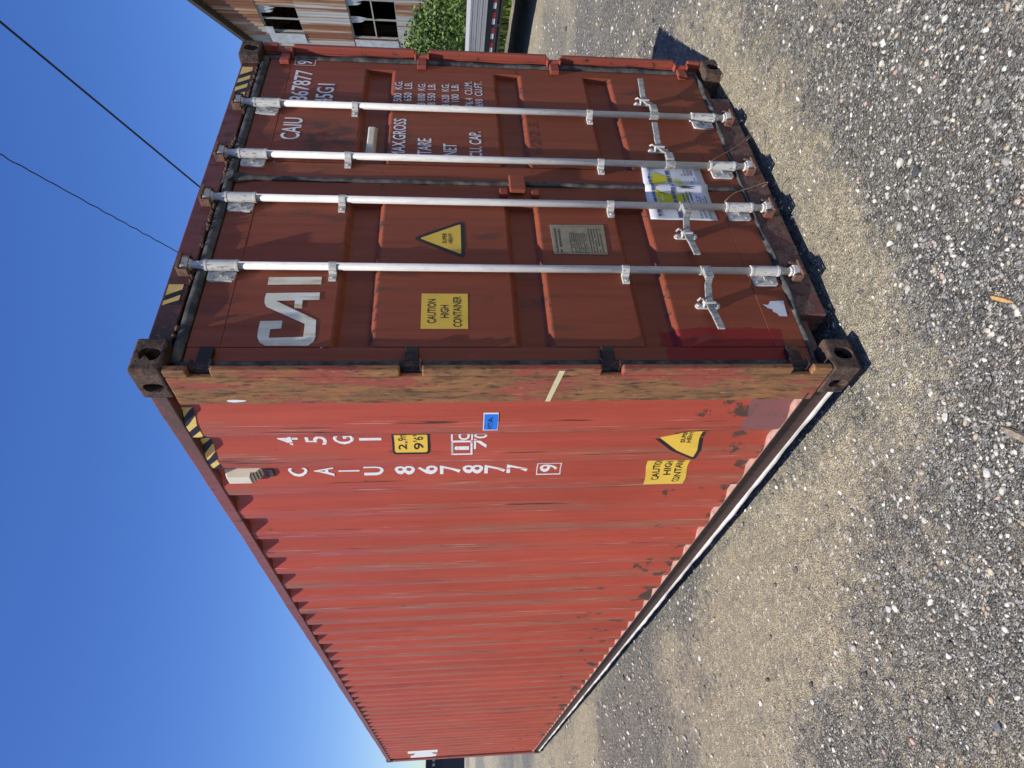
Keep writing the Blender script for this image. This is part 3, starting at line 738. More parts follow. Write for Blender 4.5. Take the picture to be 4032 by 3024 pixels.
# pasted paper across the seam
def paper():
    n = 28; v = []; f = []
    for i in range(n+1):
        t = i/n; xx = .977+(1.395-.977)*t
        bulge = .016*math.exp(-((xx-1.226)/.022)**2)
        for j in range(9):
            s = j/8; zz = (.351+(.349-.351)*t)+((.698+(.678-.698)*t)-(.351))*s
            curl = .012*max(0, s-.85)/.15*max(0, t-.7)/.3
            v.append((xx+.012*(1-s)*t, YD-.0018-bulge-curl+.0012*math.sin(11*s+7*t), zz))
    for i in range(n):
        for j in range(8): f.append((i*9+j, i*9+j+1, i*9+10+j, i*9+9+j))
    o = MB().add(v, f).build('paper_notice', PAPER, CT, smooth=True); s_ = o.modifiers.new('t', 'SOLIDIFY'); s_.thickness = .0006; s_.offset = 0
    o['label'] = 'white printed paper pasted across the door seam'; return o
PN = paper()
def paper_y(xx): return YD-.0032-.016*math.exp(-((xx-1.226)/.022)**2)
def on_paper(name, vf, mat, off=0):
    bm = bmesh.new(); vs_ = [bm.verts.new((a, 0, b)) for a, b in vf[0]]
    for q in vf[1]:
        try: bm.faces.new([vs_[i] for i in q])
        except ValueError: pass
    bmesh.ops.triangulate(bm, faces=[f for f in bm.faces if len(f.verts) > 4])
    for cx in np.arange(1.17, 1.285, .008): bmesh.ops.bisect_plane(bm, geom=bm.verts[:]+bm.edges[:]+bm.faces[:], plane_co=(cx, 0, 0), plane_no=(1, 0, 0))
    for v_ in bm.verts: v_.co.y = paper_y(v_.co.x)-off
    me = bpy.data.meshes.new(name); bm.to_mesh(me); bm.free(); me.materials.append(mat)
    o = bpy.data.objects.new(name, me); COL.objects.link(o); o.parent = PN
    if name == 'paper_print': o['kind'] = 'stuff'
    return o
on_paper('yellow_band', join2d([poly2d([(1.352, .615), (1.334, .61), (1.304, .573), (1.284, .565), (1.296, .49), (1.258, .459), (1.228, .457), (1.24, .545), (1.238, .635), (1.28, .64)]),
    poly2d([(1.205, .636), (1.171, .60), (1.182, .5), (1.187, .457), (1.142, .463), (1.119, .494), (1.108, .516), (1.075, .52), (1.075, .625), (1.137, .631)])]), PAPERYEL)
on_paper('paper_print', join2d(scribble(1.0, 1.385, .635, .655, 1, .016, .3, .05)), INK, .0008)
on_paper('paper_print', join2d(scribble(.99, 1.385, .52, .56, 1, .02, .3, .05)+scribble(1.07, 1.20, .44, .5, 3, .009)), INK, .0010)
on_paper('paper_print', join2d(scribble(.99, 1.06, .37, .44, 3, .012)+scribble(1.1, 1.17, .37, .43, 4, .008, .1)+scribble(1.33, 1.385, .40, .47, 4, .011, .2)+scribble(1.25, 1.33, .37, .43, 3, .009, .4, .4)), INKGREY, .0012)
on_door('sticker_remnant', poly2d([(.408, .287), (.405, .262), (.428, .246), (.432, .181), (.336, .193), (.338, .231), (.352, .235), (.365, .252), (.378, .25), (.385, .269)]), PAPER, DL, off=.0022)

# hazard stripes on the header (plane y = .05)
def stripes(name, x0, x1, z0, z1, n, parent, put, lean):
    o = put(name, poly2d([(x0, z0), (x1, z0), (x1, z1), (x0, z1)]), YELLOW2, 0)
    w_ = (x1-x0)/n; ps = []
    for k in range(n):
        a = x0+k*w_; q = [(a, z0), (a+w_*.5, z0), (a+w_*.5+lean, z1), (a+lean, z1)]
        q = [(min(max(p[0], x0), x1), p[1]) for p in q]; ps.append(poly2d(q))
    put('hazard_bar', join2d(ps), BLACK, .0007); return o
hput = lambda nm, vf, mt, extra: on_door(nm, vf, mt, CT, off=.0012+extra, y=.05)
stripes('hazard_tape', 1.89, 2.228, 2.812, 2.872, 4, CT, hput, -.045)
stripes('hazard_tape', .375, .495, 2.812, 2.872, 2, CT, hput, -.035)

# ---- things on the long side: bent over the corrugation
def on_side(name, vf, mat, parent=None, off=.0016):
    """vf in (y, z); text must already run towards -y"""
    bm = bmesh.new(); vs_ = [bm.verts.new((0, a, b)) for a, b in vf[0]]
    for q in vf[1]:
        try: bm.faces.new([vs_[i] for i in q])
        except ValueError: pass
    bmesh.ops.triangulate(bm, faces=[f for f in bm.faces if len(f.verts) > 4])
    ymin = min(a for a, b in vf[0]); ymax = max(a for a, b in vf[0])
    for yy, xx in PROF:
        if ymin < yy < ymax:
            for e in (-.01, -.004, 0, .004, .01): bmesh.ops.bisect_plane(bm, geom=bm.verts[:]+bm.edges[:]+bm.faces[:], plane_co=(0, yy+e, 0), plane_no=(0, 1, 0))
    for v_ in bm.verts:
        y_ = v_.co.y; s = sum(side_x(y_+d_) for d_ in (-.008, -.004, 0, .004, .008))/5
        slope = abs(side_x(y_+.004)-side_x(y_-.004))/.008
        v_.co.x = s-off*(1+1.2*slope)-.0006-.0035*max(0, mnoise.noise(Vector((y_*1.7, v_.co.z*1.3, 3)))*-1)
    bmesh.ops.recalc_face_normals(bm, faces=bm.faces)
    me = bpy.data.meshes.new(name); bm.to_mesh(me); bm.free(); me.materials.append(mat)
    o = bpy.data.objects.new(name, me); COL.objects.link(o); o.parent = parent or SIDE; return o
def TS(body, y0, y1, z0, z1, **k):          # reads from larger y (left) to smaller y (right)
    v, f = text2d(body, 0, 1, z0, z1, **k); return [(y1-(y1-y0)*a, b) for a, b in v], f
zz45 = [('4', 2.383, 2.472), ('5', 2.258, 2.352), ('G', 2.135, 2.228), ('1', 2.012, 2.112)]
for c_, a, b in zz45: on_side('lettering', TS(c_, (.544 if c_ != '1' else .566), (.611 if c_ != '1' else .588), a, b, weight=.014), WHITE)
zzn = [('C', 2.391, 2.483), ('A', 2.266, 2.362), ('I', 2.143, 2.245), ('U', 2.025, 2.122), ('8', 1.872, 1.972), ('6', 1.76, 1.859), ('7', 1.646, 1.749), ('8', 1.533, 1.637), ('7', 1.421, 1.527), ('7', 1.307, 1.415)]
for c_, a, b in zzn: on_side('lettering', TS(c_, (.836 if c_ != 'I' else .868), (.904 if c_ != 'I' else .881), a, b, weight=.014), WHITE)
on_side('check_box', frame2d(.832, .917, 1.138, 1.263, .005), WHITE); on_side('lettering', TS('9', .845, .903, 1.155, 1.247, weight=.014), WHITE)
def rrect(y0, y1, z0, z1, r):
    p = []
    for cy, cz, a0 in ((y1-r, z1-r, 0), (y0+r, z1-r, 90), (y0+r, z0+r, 180), (y1-r, z0+r, 270)):
        for k in range(4): a = math.radians(a0+30*k); p.append((cy+r*math.cos(a), cz+r*math.sin(a)))
    return p
on_side('height_sticker', poly2d(rrect(.505, .662, 1.792, 1.965, .016)), BLACK)['label'] = 'yellow height sticker with black border'
on_side('height_sticker', poly2d(rrect(.513, .652, 1.803, 1.954, .01)), YELLOW, off=.0024)
for q in (TS('2,9m', .524, .638, 1.893, 1.937, weight=.006), TS("9'6\"", .535, .638, 1.822, 1.868, weight=.006)): on_side('lettering', q, BLACK, off=.0032)
il = [frame2d(.525, .672, 1.593, 1.694, .008), frame2d(.60, .672, 1.593, 1.694, .010), TS('i', .628, .646, 1.61, 1.678, weight=.05), TS('C', .535, .597, 1.607, 1.66, weight=.03)]
on_side('lettering', join2d(il), WHITE); on_side('lettering', TS('70', .527, .642, 1.526, 1.588, weight=.012), WHITE)
# blue MTA sticker on the first bay's slope
on_side('blue_sticker', poly2d([(.345, 1.487), (.455, 1.487), (.455, 1.553), (.345, 1.553)]), WHITE, off=.0022)['label'] = 'small blue square sticker with white edge'
on_side('blue_sticker', poly2d([(.351, 1.4905), (.449, 1.4905), (.449, 1.5495), (.351, 1.5495)]), BLUE, off=.003)
on_side('lettering', TS('MTA', .362, .44, 1.512, 1.533, weight=.0), BLACK, off=.0038)
t1 = [(.592, .738), (.768, .478), (.492, .478)]
on_side('warning_sticker', poly2d(rnd_tri(t1, .035)), BLACK)['label'] = 'black-edged yellow triangle low on the side'
c = sum((Vector(p) for p in t1), Vector((0, 0)))/3
on_side('warning_sticker', poly2d(rnd_tri([tuple(c+(Vector(p)-c)*.77) for p in t1], .012)), YELLOW, off=.0026)
for q in (TS('SUPER', .548, .625, .568, .59, weight=.02), TS('HEAVY', .548, .625, .538, .56, weight=.02)): on_side('lettering', q, BLACK, off=.0034)
on_side('caution_sticker', poly2d([(.80, .475), (1.018, .468), (1.018, .682), (.80, .70)]), YELLOW)['label'] = 'yellow height caution sticker wrapped over a corrugation'
for q in (TS('CAUTION', .812, .965, .618, .657), TS('HIGH', .835, .93, .559, .597), TS('CONTAINER', .803, .99, .502, .540)): on_side('lettering', q, BLACK, off=.0028)
sput = lambda nm, vf, mt, extra: on_side(nm, vf, mt, CT, off=.0016+extra*1.4)
stripes('hazard_tape', .30, .80, 2.757, 2.803, 6, CT, sput, .05)
# far logo
far_logo = [[(10.9, 2.445), (10.91, 1.93), (11.215, 1.93), (11.235, 2.446)], [(11.237, 2.28), (11.237, 2.16), (11.39, 1.936), (11.5, 1.935), (11.68, 1.98), (11.75, 2.1), (11.75, 2.42), (11.47, 2.43), (11.47, 2.14)]]
on_side('logo', join2d([poly2d(p) for p in far_logo]), WHITE, off=.004)['label'] = 'white logo at the far end of the side'
# near post: strip of old tape, splash of white paint
MB().add([(.0018, .012, 1.243), (.0018, .012, 1.267), (.0018, .226, 1.300), (.0018, .226, 1.278)], [(0, 1, 2, 3)]).build('tape_strip', TAPE, CT)
MB().add([(.0018, .195, 2.575), (.0018, .2, 2.588), (.0018, .209, 2.585), (.0018, .214, 2.56), (.0018, .208, 2.52), (.0018, .2, 2.51), (.0018, .195, 2.55)], [tuple(range(7))]).build('paint_splash', WHITE, CT)

# ------------------------------------------------------------------ things around it
for lab, xx, yy in (('near door corner', .02, .02), ('far door corner', W-.15, .02), ('rear corner of the long sunlit side', .02, L-.16), ('hidden rear corner', W-.15, L-.16)):
    g0 = float(ground_z(np.array(xx+.06), np.array(yy+.07)))-.01
    b = MB().box(xx+.012, xx+.118, yy+.03, yy+.14, g0, -.0005).build('support_block', simple('dark timber', (.05, .04, .032), .9, .4, 30), None, bevel=.004)
    tag(b, 'dark timber block under the container\'s '+lab, 'block', 'blocks under the container corners')
SEAL = simple('rusty seal wire', (.25, .17, .11), .6, .5, 90)
wires = [[(1.352, .012, .33), (1.375, -.004, .312), (1.393, -.01, .285), (1.433, -.016, .227), (1.464, -.024, .175), (1.505, -.032, .119), (1.552, -.042, .073), (1.583, -.05, .044), (1.575, -.053, .04), (1.546, -.05, .059), (1.516, -.044, .089)],
         [(1.062, .01, .313), (1.085, -.006, .285), (1.11, -.012, .251), (1.118, -.022, .212), (1.134, -.04, .14), (1.149, -.05, .095), (1.145, -.053, .084), (1.134, -.05, .09), (1.12, -.045, .118)]]
for p, lab in zip(wires, ('thin seal wire hanging from the rod right of the door seam', 'thin seal wire hanging from the rod left of the door seam')):
    tag(MB().tube(p, .0022, 7).build('seal_wire', SEAL, None, smooth=True), lab, 'wire', 'seal wires on the locking rods')

# loose wood and notable stones
def splinter(name, a, b, wd, mat, lab, cat):
    a, b = Vector(a), Vector(b); d_ = b-a; s_ = Vector((-d_.y, d_.x, 0)).normalized()*wd; h = Vector((0, 0, wd*.8))
    g_ = ground_z(np.array([a.x, b.x]), np.array([a.y, b.y])); a.z, b.z = g_[0]+wd*.25, g_[1]+wd*.25
    v = []
    for t, k in ((0, .25), (.12, .8), (.5, 1), (.85, .7), (1, .1)):
        p = a+d_*t; p.z = a.z+(b.z-a.z)*t; v += [p-s_*k, p+s_*k*.8, p+s_*k*.5+h*k, p-s_*k*.7+h*k]
    f = [(0, 1, 2, 3), (19, 18, 17, 16)]
    for i in range(4):
        for k in range(4): f.append((4*i+k, 4*i+(k+1) % 4, 4*i+4+(k+1) % 4, 4*i+4+k))
    return tag(MB().add(v, f).build(name, mat, None), lab, cat)
def wood(name, a, b):
    m = Mat(name, .8); n_ = m.noise((90, 40, 90), detail=6); m.color(m.mix(m.step(n_, .35, .65), a, b)); m.bump(n_, .003); return m.m
splinter('wood_chip', (-.155, -.592, 0), (-.232, -.647, 0), .009, wood('fresh split wood', (.5, .3, .1), (.36, .2, .07)), 'orange-brown splinter of fresh wood lying on the gravel', 'wood chip')
splinter('wood_stick', (-.525, -.378, 0), (-.70, -.51, 0), .016, wood('grey weathered wood', (.3, .25, .18), (.13, .1, .075)), 'weathered grey-brown stick at the edge of the frame', 'stick')
def loose_stone(x_, y_, r_, col, lab, k):
    m = Mat('stone', .85); n_ = m.noise((130, 130, 130), detail=5); m.color(m.mix(m.step(n_, .4, .7), col, tuple(.65*v for v in col))); m.bump(n_, .003)
    a = k*1.7; sv = SHAPES[k % 16]; z_ = float(ground_z(np.array(x_), np.array(y_)))+r_*.18
    v = [(x_+r_*(p[0]*math.cos(a)-p[1]*math.sin(a)), y_+r_*(p[0]*math.sin(a)+p[1]*math.cos(a)), z_+r_*p[2]) for p in sv]
    o = MB().add(v, [tuple(q) for q in IF]).build('stone', m.m, None, bevel=r_*.06); tag(o, lab, 'stone', 'larger stones on the gravel')
S_ = [(-.373, -.201, .024, (.5, .47, .43), 'largest whitish stone in front of the near container corner'),
      (.349, -.366, .023, (.55, .53, .47), 'angular white stone in front of the left door leaf'),
      (-.335, .149, .017, (.62, .6, .57), 'white stone beside the near end of the long side'),
      (-.877, .277, .020, (.58, .55, .48), 'pale cream stone out in the coarse gravel of the long side'),
      (-.832, .521, .022, (.42, .42, .40), 'long light grey stone in the coarse gravel'),
      (-1.306, .197, .03, (.13, .135, .15), 'dark slate slab near the lower corner of the frame'),
      (.562, -.406, .02, (.6, .58, .52), 'white chip in front of the door seam'),
      (.444, -.63, .03, (.06, .062, .068), 'flat black stone in front of the doors'),
      (-.243, -.519, .018, (.5, .43, .36), 'round beige stone next to the wood splinter'),
      (1.019, -.824, .02, (.62, .6, .55), 'isolated white stone farthest right before the doors'),
      (-1.028, 1.343, .022, (.55, .52, .47), 'lone pale stone on the dusty wheel track')]
for k, s_ in enumerate(S_): loose_stone(*s_, k)

# ---- overhead cables
CABLE = simple('black cable', (.012, .012, .014), .6)
def cable(a, b, da, db, r, lab, twist=0):
    A = CAM+ray(*a)*da; B = CAM+ray(*b)*db; A2 = A+(A-B)*1.2; B2 = B+(B-A)*1.6; pts = []
    for i in range(161):
        t = i/160; p = A2+(B2-A2)*t; p.z -= .0
        if twist: p += Vector((.008*math.sin(i*1.9), .008*math.cos(i*1.3), .012*math.sin(i*1.7)))
        pts.append(p)
    tag(MB().tube(pts, r, 6).build('overhead_cable', CABLE, None), lab, 'cable', 'overhead cables')
cable((0, 85), (785, 735), 14, 17, .022, 'thick black overhead cable crossing the blue sky', 0)
cable((0, 608), (695, 990), 16, 20, .0125, 'thin twisted overhead cable crossing the blue sky', 1)

# ---- flatbed trailer behind the container
TD = Vector((.46, .888, 0)).normalized(); TW = Vector((TD.y, -TD.x, 0)); T0 = Vector((11.6, 3.75, 0))
TR = empty('flatbed_trailer', T0); TR.rotation_euler = (0, 0, math.atan2(TD.y, TD.x)); tag(TR, 'grey plank-sided flatbed trailer parked behind the container', 'trailer')
GREYWOOD = wood('grey weathered planks', (.33, .34, .34), (.22, .225, .23)); STEELDK = simple('dark trailer steel', (.03, .03, .033), .6)
def tb(name, x0, x1, y0, y1, z0, z1, mat, parent=TR, bevel=.004): return MB().box(x0, x1, y0, y1, z0, z1).build(name, mat, parent, bevel=bevel)
# local: x along the trailer, -y away from the camera side (camera side at y = 0 .. )
for k in range(7): tb('side_plank', -6, 7, -.06, 0-.004*(k % 2), .905+.0475*k, .905+.0475*k+.043, GREYWOOD)
for k in range(14): tb('deck_plank', -6, 7, -.075-.182*k-.17, -.075-.182*k, 1.14, 1.19, GREYWOOD)
tb('side_rail', -6, 7, -.14, -.05, .68, .90, STEELDK); tb('side_rail', -6, 7, -2.72, -2.63, .68, 1.2, STEELDK)
tb('chassis_beam', -6, 7, -.95, -.8, .55, 1.13, STEELDK); tb('chassis_beam', -6, 7, -1.9, -1.75, .55, 1.13, STEELDK)
for k in range(12): tb('cross_member', -5.8+k*1.1, -5.72+k*1.1, -2.62, -.15, .9, 1.13, STEELDK)
tb('lower_bar', -6, 7, -.1, -.05, .60, .635, STEELDK)
for k in range(14): tb('lower_post', -5.6+k*.9, -5.52+k*.9, -.1, -.05, .6355, .679, STEELDK)
REDT = simple('red reflective tape', (.42, .02, .03), .4); WHT = simple('white reflective tape', (.7, .7, .7), .4)
for k in range(24):
    x0 = -4.9+k*.44; tb('reflector', x0, x0+.17, -.05, -.0475, .735, .79, REDT, bevel=0); tb('reflector', x0+.172, x0+.33, -.05, -.0475, .735, .79, WHT, bevel=0)
for xx in (-5.3, -4.2):
    for yy in (-.32, -2.4):
        wv = MB().tube([(xx, yy-.13, .43), (xx, yy-.12, .43), (xx, yy+.12, .43), (xx, yy+.13, .43)], [.40, .49, .49, .40], 28).build('wheel', simple('tyre rubber', (.02, .02, .02), .85), TR)
        MB().tube([(xx, yy+.131, .43), (xx, yy+.14, .43)], .26, 20).build('rim', simple('wheel rim', (.4, .4, .4), .5), wv)
    tb('axle', xx-.06, xx+.06, -2.4, -.3, .38, .54, STEELDK)
tb('landing_leg', 6.6, 6.72, -.95, -.83, -.06, .56, STEELDK); tb('landing_leg', 6.6, 6.72, -1.87, -1.75, -.06, .56, STEELDK)

# ---- derelict corrugated-iron building
BD = Vector((.515, .857, 0)).normalized(); B0 = Vector((19.5, 6.8, 0))
BL = empty('derelict_building', B0); BL.rotation_euler = (0, 0, math.atan2(BD.y, BD.x)); tag(BL, 'derelict building clad in rusty corrugated sheets with broken windows', 'building')
def iron():
    m = Mat('rusty galvanised sheet', .75)
    rnd = m.n('ShaderNodeObjectInfo').outputs['Random']
    st = m.noise((5.5, 5.5, .22), detail=7, off=(1, 2, 3)); fi = m.noise((34, 34, .5), detail=5)
    c = m.mix(m.step(fi, .4, .65), (.36, .37, .36), (.27, .25, .21))
    k = m.math('ADD', st, m.step(rnd, 0, 1, -.1, .19))
    c = m.mix(m.step(k, .47, .56), c, (.30, .18, .09)); c = m.mix(m.step(k, .54, .64), c, (.17, .072, .038))
    c = m.mix(m.math('MULTIPLY', m.step(fi, .56, .66), m.step(k, .44, .56)), c, (.075, .034, .022))
    m.color(c); return m.m
IRON = iron(); RAFTER = simple('dark eaves board', (.06, .05, .045), .9); FOG = simple('grimy light panel', (.42, .45, .45), .5, .35, 6)
rake = lambda s: 9.88-.52*s if s > -3 else 9.88+.52*(s+6)
zr = [0, 1.6, 3.25, 4.79, 6.345, 7.58, 99]
def sheet(s0, s1, z0, zf):
    n = int(round((s1-s0)/.0375)); v = []; f = []
    for i in range(n+1):
        s = s0+(s1-s0)*i/n; yy = .012*math.sin(s*2*math.pi/.15); v += [(s, yy, z0), (s, yy, zf(s))]
    for i in range(n): f.append((2*i, 2*i+2, 2*i+3, 2*i+1))
    return MB().add(v, f).build('wall_sheet', IRON, BL, fix=False, smooth=True)
WIN = [(1.45, 2.78, 4), (.05, 2.95, 2), (-2.6, -.9, 4), (-4.5, -.6, 2)]      # s0, s1, row
for r_ in range(6):
    cuts = sorted(set([-9, 6.9]+[c_ for a, b, q in WIN if q == r_ for c_ in (a, b)]))
    for a, b in zip(cuts, cuts[1:]):
        if any(abs(a-wa) < 1e-6 and q == r_ for wa, wb, q in WIN): continue
        s = a
        while s < b-.02:
            e = min(s+.75, b); e = b if b-e < .2 else e
            zt = zr[r_+1]
            if rake(s) > zr[r_]+.05 or rake(e) > zr[r_]+.05:
                o = sheet(s, e, zr[r_]+random.uniform(-.015, .015), (lambda q: max(zr[r_]+.02, rake(q)-.05)) if zt == 99 else (lambda q: max(zr[r_]+.02, min(zt+.03, rake(q)-.05))))
                o.location.y = .012*(r_ % 2)+random.uniform(0, .006)
            s = e
# eaves boards, posts, back volume
for a, b in ((-9, -3), (-3, 6.9)):
    MB().add([(a, .0, rake(a)-.09), (b, .0, rake(b)-.09), (b, .0, rake(b)+.07), (a, .0, rake(a)+.07), (a, .25, rake(a)-.09), (b, .25, rake(b)-.09), (b, .25, rake(b)+.07), (a, .25, rake(a)+.07)],
             [(0, 1, 2, 3), (4, 7, 6, 5), (0, 4, 5, 1), (1, 5, 6, 2), (2, 6, 7, 3), (3, 7, 4, 0)]).build('eaves_board', RAFTER, BL)
    MB().add([(a, .2, rake(a)+.08), (b, .2, rake(b)+.08), (b, -12, rake(b)+.08), (a, -12, rake(a)+.08), (a, .2, rake(a)+.0), (b, .2, rake(b)+.0), (b, -12, rake(b)+.0), (a, -12, rake(a)+.0)],
             [(0, 1, 2, 3), (4, 7, 6, 5), (0, 4, 5, 1), (1, 5, 6, 2), (2, 6, 7, 3), (3, 7, 4, 0)]).build('roof', IRON, BL)
MB().add([(-9, -12, 0), (6.9, -12, 0), (6.9, -12, rake(6.9)), (-3, -12, rake(-3)), (-9, -12, rake(-9))], [(0, 1, 2, 3, 4)]).build('back_wall', IRON, BL, fix=False)
MB().add([(6.9, 0, 0), (6.9, -12, 0), (6.9, -12, rake(6.9)), (6.9, 0, rake(6.9))], [(0, 1, 2, 3)]).build('side_wall', IRON, BL, fix=False)
MB().add([(-9, 0, 0), (-9, -12, 0), (-9, -12, rake(-9)), (-9, 0, rake(-9))], [(0, 1, 2, 3)]).build('side_wall', IRON, BL, fix=False)
MB().box(-8.9, 6.8, -11.9, -.5, 5.0, 5.1).build('upper_floor', RAFTER, BL)
MB().box(-8.9, 6.8, -3.2, -3.1, .05, 4.95).build('inner_wall', RAFTER, BL)  # dark floor and wall, coloured so the windows look into painted-in shade
bw = MB()
for j in range(9): bw.box(.9+.0, 3.4, -2.9, -2.8, 5.15+.32*j, 5.45+.32*j)
bw.build('inner_boards', simple('dim inner boards', (.12, .115, .09), .9, .4, 5), BL)
FRAMEW = simple('weathered window frame', (.34, .33, .30), .8, .3, 9)
for wa, wb, q in WIN:
    z0, z1 = zr[q], zr[q+1]
    wn = MB().box(wa, wb, -.08, -.03, z0-.02, z0+.05).box(wa, wb, -.08, -.03, z1-.05, z1+.02).box(wa, wa+.05, -.08, -.03, z0+.0505, z1-.0505).box(wb-.05, wb, -.08, -.03, z0+.0505, z1-.0505).build('window', FRAMEW, BL)
    mids = [(wa+wb)/2] if wb-wa < 2 else [wa+(wb-wa)*t for t in (.33, .66)]
    for mm in mids: MB().box(mm-.02, mm+.02, -.075, -.035, z0+.051, z1-.051).build('glazing_bar', FRAMEW, wn)
    if q == 2: MB().box(wa+.05, wb-.05, -.076, -.034, (z0+z1)/2-.02, (z0+z1)/2+.02).build('glazing_bar', FRAMEW, wn)
    # broken panes left in the frame
    for k in range(3 if q == 2 else 1):
        a = wa+.08+k*.85; zz = z1-.055
        pane = [(a, zz), (a+.34, zz), (a+.30, zz-.3), (a+.2, zz-.42), (a+.17, zz-.24), (a+.07, zz-.5), (a+.02, zz-.3)]
        MB().prism([(p[0], p[1]) for p in pane], -.058, -.053, 'y').build('broken_pane', FOG, wn)
pl = MB().box(2.79, 3.25, .02, .04, 6.36, 7.5).build('light_panel', FOG, BL); MB().box(2.45, 2.785, .02, .04, 7.3, 7.56).build('light_panel', FOG, BL)
MB().box(2.96, 3.6, .02, .04, 3.3, 4.75).build('light_panel', FOG, BL)

# ---- vegetation
def leaf_mat(name, a, b):
    m = Mat(name, .6); c = m.n('ShaderNodeAttribute', attribute_name='tint').outputs['Fac']; m.color(m.mix(c, a, b))
    m.b.inputs['Transmission Weight'].default_value = 0; return m.m
LEAF_D = leaf_mat('dark bush leaves', (.025, .055, .016), (.17, .25, .06)); LEAF_L = leaf_mat('yellow-green leaves', (.09, .17, .025), (.26, .38, .06)); BARK = simple('bark', (.1, .08, .06), .9)
GRASSM = leaf_mat('tall green grass', (.10, .18, .035), (.30, .40, .11))
def leaves(name, mat, centres, n, size, parent, stretch=1.6):
    """n leaf faces spread over ellipsoid clumps (cx,cy,cz,rx,rz)"""
    V = np.zeros((n*4, 3)); tint = np.zeros(n*4); wts = np.array([c_[3]**2*c_[4] for c_ in centres]); wts /= wts.sum(); ci = rng.choice(len(centres), n, p=wts)
    d_ = rng.normal(size=(n, 3)); d_ /= np.linalg.norm(d_, axis=1)[:, None]; rad = rng.uniform(.15, 1.0, n)**.5*(1+.25*np.sin(d_[:, 0]*7+ci)*np.sin(d_[:, 2]*6+d_[:, 1]*5))
    cs = np.array(centres)[ci]; P = cs[:, :3]+d_*rad[:, None]*np.stack([cs[:, 3], cs[:, 3], cs[:, 4]], 1)
    u = rng.normal(size=(n, 3)); u /= np.linalg.norm(u, axis=1)[:, None]; q = np.cross(u, rng.normal(size=(n, 3))); q /= np.linalg.norm(q, axis=1)[:, None]
    s = size*rng.uniform(.5, 1.2, n)[:, None]
    V[0::4] = P-u*s*stretch*.5; V[1::4] = P+q*s*.45; V[2::4] = P+u*s*stretch*.5; V[3::4] = P-q*s*.45
    t = np.clip(rng.normal(.42, .26, n)+rng.uniform(-.25, .3, len(centres))[ci], 0, 1); tint[:] = np.repeat(t, 4)
    o = np_mesh(name, V, np.arange(n*4).reshape(n, 4), mat); o.parent = parent
    a_ = o.data.attributes.new('tint', 'FLOAT', 'POINT'); a_.data.foreach_set('value', tint.astype(np.float32)); return o
def shrub(px, py_top, py, s, clumps, n, size, mat, lab, name='shrub'):
    """s: distance along the building line offset; clumps relative to the root"""
    root = empty(name, (s[0], s[1], GZ)); tag(root, lab, 'shrub' if name == 'shrub' else 'vine', 'bushes before the derelict building')
    leaves('foliage', mat, clumps, n, size, root)
    st = MB()
    for c_ in clumps: st.tube([(0, 0, 0), (c_[0]*.4, c_[1]*.4, c_[2]*.5), (c_[0], c_[1], c_[2])], [.05, .035, .015], 6)
    st.build('stem', BARK, root); return root
VP = B0+Vector((-.857, .515, 0))*1.2               # a line 2.6 m in front of the wall
def vpt(px, py): p = on_plane(px, py, VP, (BD.x, BD.y)); return p
p = vpt(1680, 175); shrub(0, 0, 0, (p.x, p.y), [(0, 0, 2.2, .8, .9), (.3, .5, 1.6, 1.0, 1.0), (-.4, -.6, 1.5, .9, 1.1), (.3, .4, 2.6, .55, .6), (-.2, -.2, .8, 1.2, .9)], 14000, .085, LEAF_D, 'dense dark green bush at the foot of the derelict building')
p = vpt(1660, 60); shrub(0, 0, 0, (p.x, p.y), [(0, 0, 1.5, .9, 1.0), (.3, .4, 2.2, .7, .6), (-.5, -.8, 1.2, 1.0, .9)], 9000, .08, LEAF_D, 'looser green bush right of the dense bush')
p = vpt(1730, 215); q = Vector((-.857, .515, 0)); shrub(0, 0, 0, (p.x+q.x*.9, p.y+q.y*.9), [(0, 0, .9, .6, .8), (.2, .4, 1.3, .45, .5)], 6000, .085, LEAF_L, 'bright yellow-green bush nearest the container edge')
p = vpt(1520, 40); shrub(0, 0, 0, (p.x-q.x*2.0, p.y-q.y*2.0), [(0, 0, 3.6, .25, .8), (.25, .4, 3.0, .3, .7), (-.2, -.3, 4.0, .3, .5), (.1, .1, 2.2, .4, .9)], 7000, .075, LEAF_L, 'yellow-green vine climbing past the broken window', 'vine')
for k in range(7):                                   # bushes that carry the hedge on out of the frame and behind the container
    sft = [-3.2, -5.5, -8, 5.2, 7.5, 10, 12.5][k]; pp = VP+BD*sft; cl = [(0, 0, 1.4, 1.1, 1.1), (.5, .6, 1.9, .8, .7), (-.5, -.6, .9, 1.0, .9)]
    if k in (0, 1): shrub(0, 0, 0, (pp.x, pp.y), cl, 8000, .09, LEAF_D, ['green bush at the right edge of the picture', 'green bush beyond the right edge of the picture'][k])
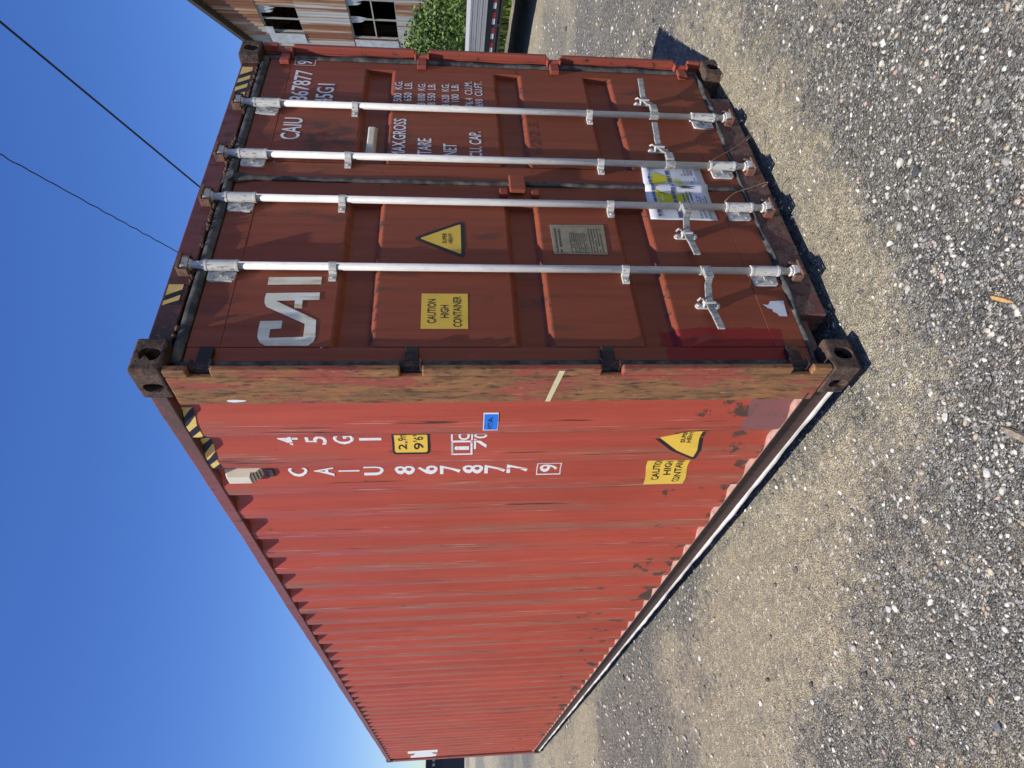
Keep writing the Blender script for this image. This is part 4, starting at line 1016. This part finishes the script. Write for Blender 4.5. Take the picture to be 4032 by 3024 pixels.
# tall grass bank in front of the bushes
n = 26000
s_ = rng.uniform(-7, 9, n); o_ = rng.uniform(.9, 1.9, n); N_ = Vector((-.857, .515, 0))
gx = B0.x+BD.x*s_+N_.x*o_; gy = B0.y+BD.y*s_+N_.y*o_; hh = rng.uniform(.7, 1.75, n)*np.clip(1.15-.25*np.abs(np.sin(s_*1.3)), .5, 1.2); an = rng.uniform(0, 2*math.pi, n); bend = rng.uniform(.1, .55, n)*hh; wd = rng.uniform(.012, .03, n)
cx, sx = np.cos(an), np.sin(an); V = np.zeros((n*5, 3)); z0 = np.full(n, GZ)
V[0::5] = np.stack([gx-sx*wd, gy+cx*wd, z0], 1); V[1::5] = np.stack([gx+sx*wd, gy-cx*wd, z0], 1)
V[2::5] = np.stack([gx+cx*bend*.3+sx*wd*.8, gy+sx*bend*.3-cx*wd*.8, z0+hh*.6], 1); V[3::5] = np.stack([gx+cx*bend*.3-sx*wd*.8, gy+sx*bend*.3+cx*wd*.8, z0+hh*.6], 1)
V[4::5] = np.stack([gx+cx*bend, gy+sx*bend, z0+hh], 1); i5 = np.arange(n)*5
FF = np.concatenate([np.stack([i5, i5+1, i5+2], 1), np.stack([i5, i5+2, i5+3], 1), np.stack([i5+3, i5+2, i5+4], 1)])
gr = np_mesh('tall_grass', V, FF, GRASSM); a_ = gr.data.attributes.new('tint', 'FLOAT', 'POINT'); a_.data.foreach_set('value', np.repeat(np.clip(rng.normal(.5, .25, n), 0, 1), 5).astype(np.float32))
tag(gr, 'tall green grass growing between trailer and building', 'grass', kind='stuff')

# ---- dark shed far away at the left
SH = empty('distant_shed', (2.0, 92, GZ)); tag(SH, 'dark blue metal shed far beyond the rear end of the container', 'shed')
NAVY = simple('dark navy sheet', (.006, .011, .028), .5, .3, 2)
MB().box(-9, 8.2, -4.2, 4, 0, 4.55).build('wall', NAVY, SH)
MB().box(-9.2, 8.4, -4.4, 4.2, 4.552, 4.70).build('roof', simple('shed roof edge', (.03, .03, .035), .7), SH)
b = MB()
for k in range(5): b.box(5.5+k*.5, 5.8+k*.5, -4.23, -4.205, 3.62, 3.9)
b.build('wall_mark', simple('faded white mark', (.3, .31, .33), .7), SH)
MB().box(-9, 8.6, -5.2, -4.5, -.02, .12).build('kerb', simple('pale kerb', (.5, .5, .48), .9), SH)
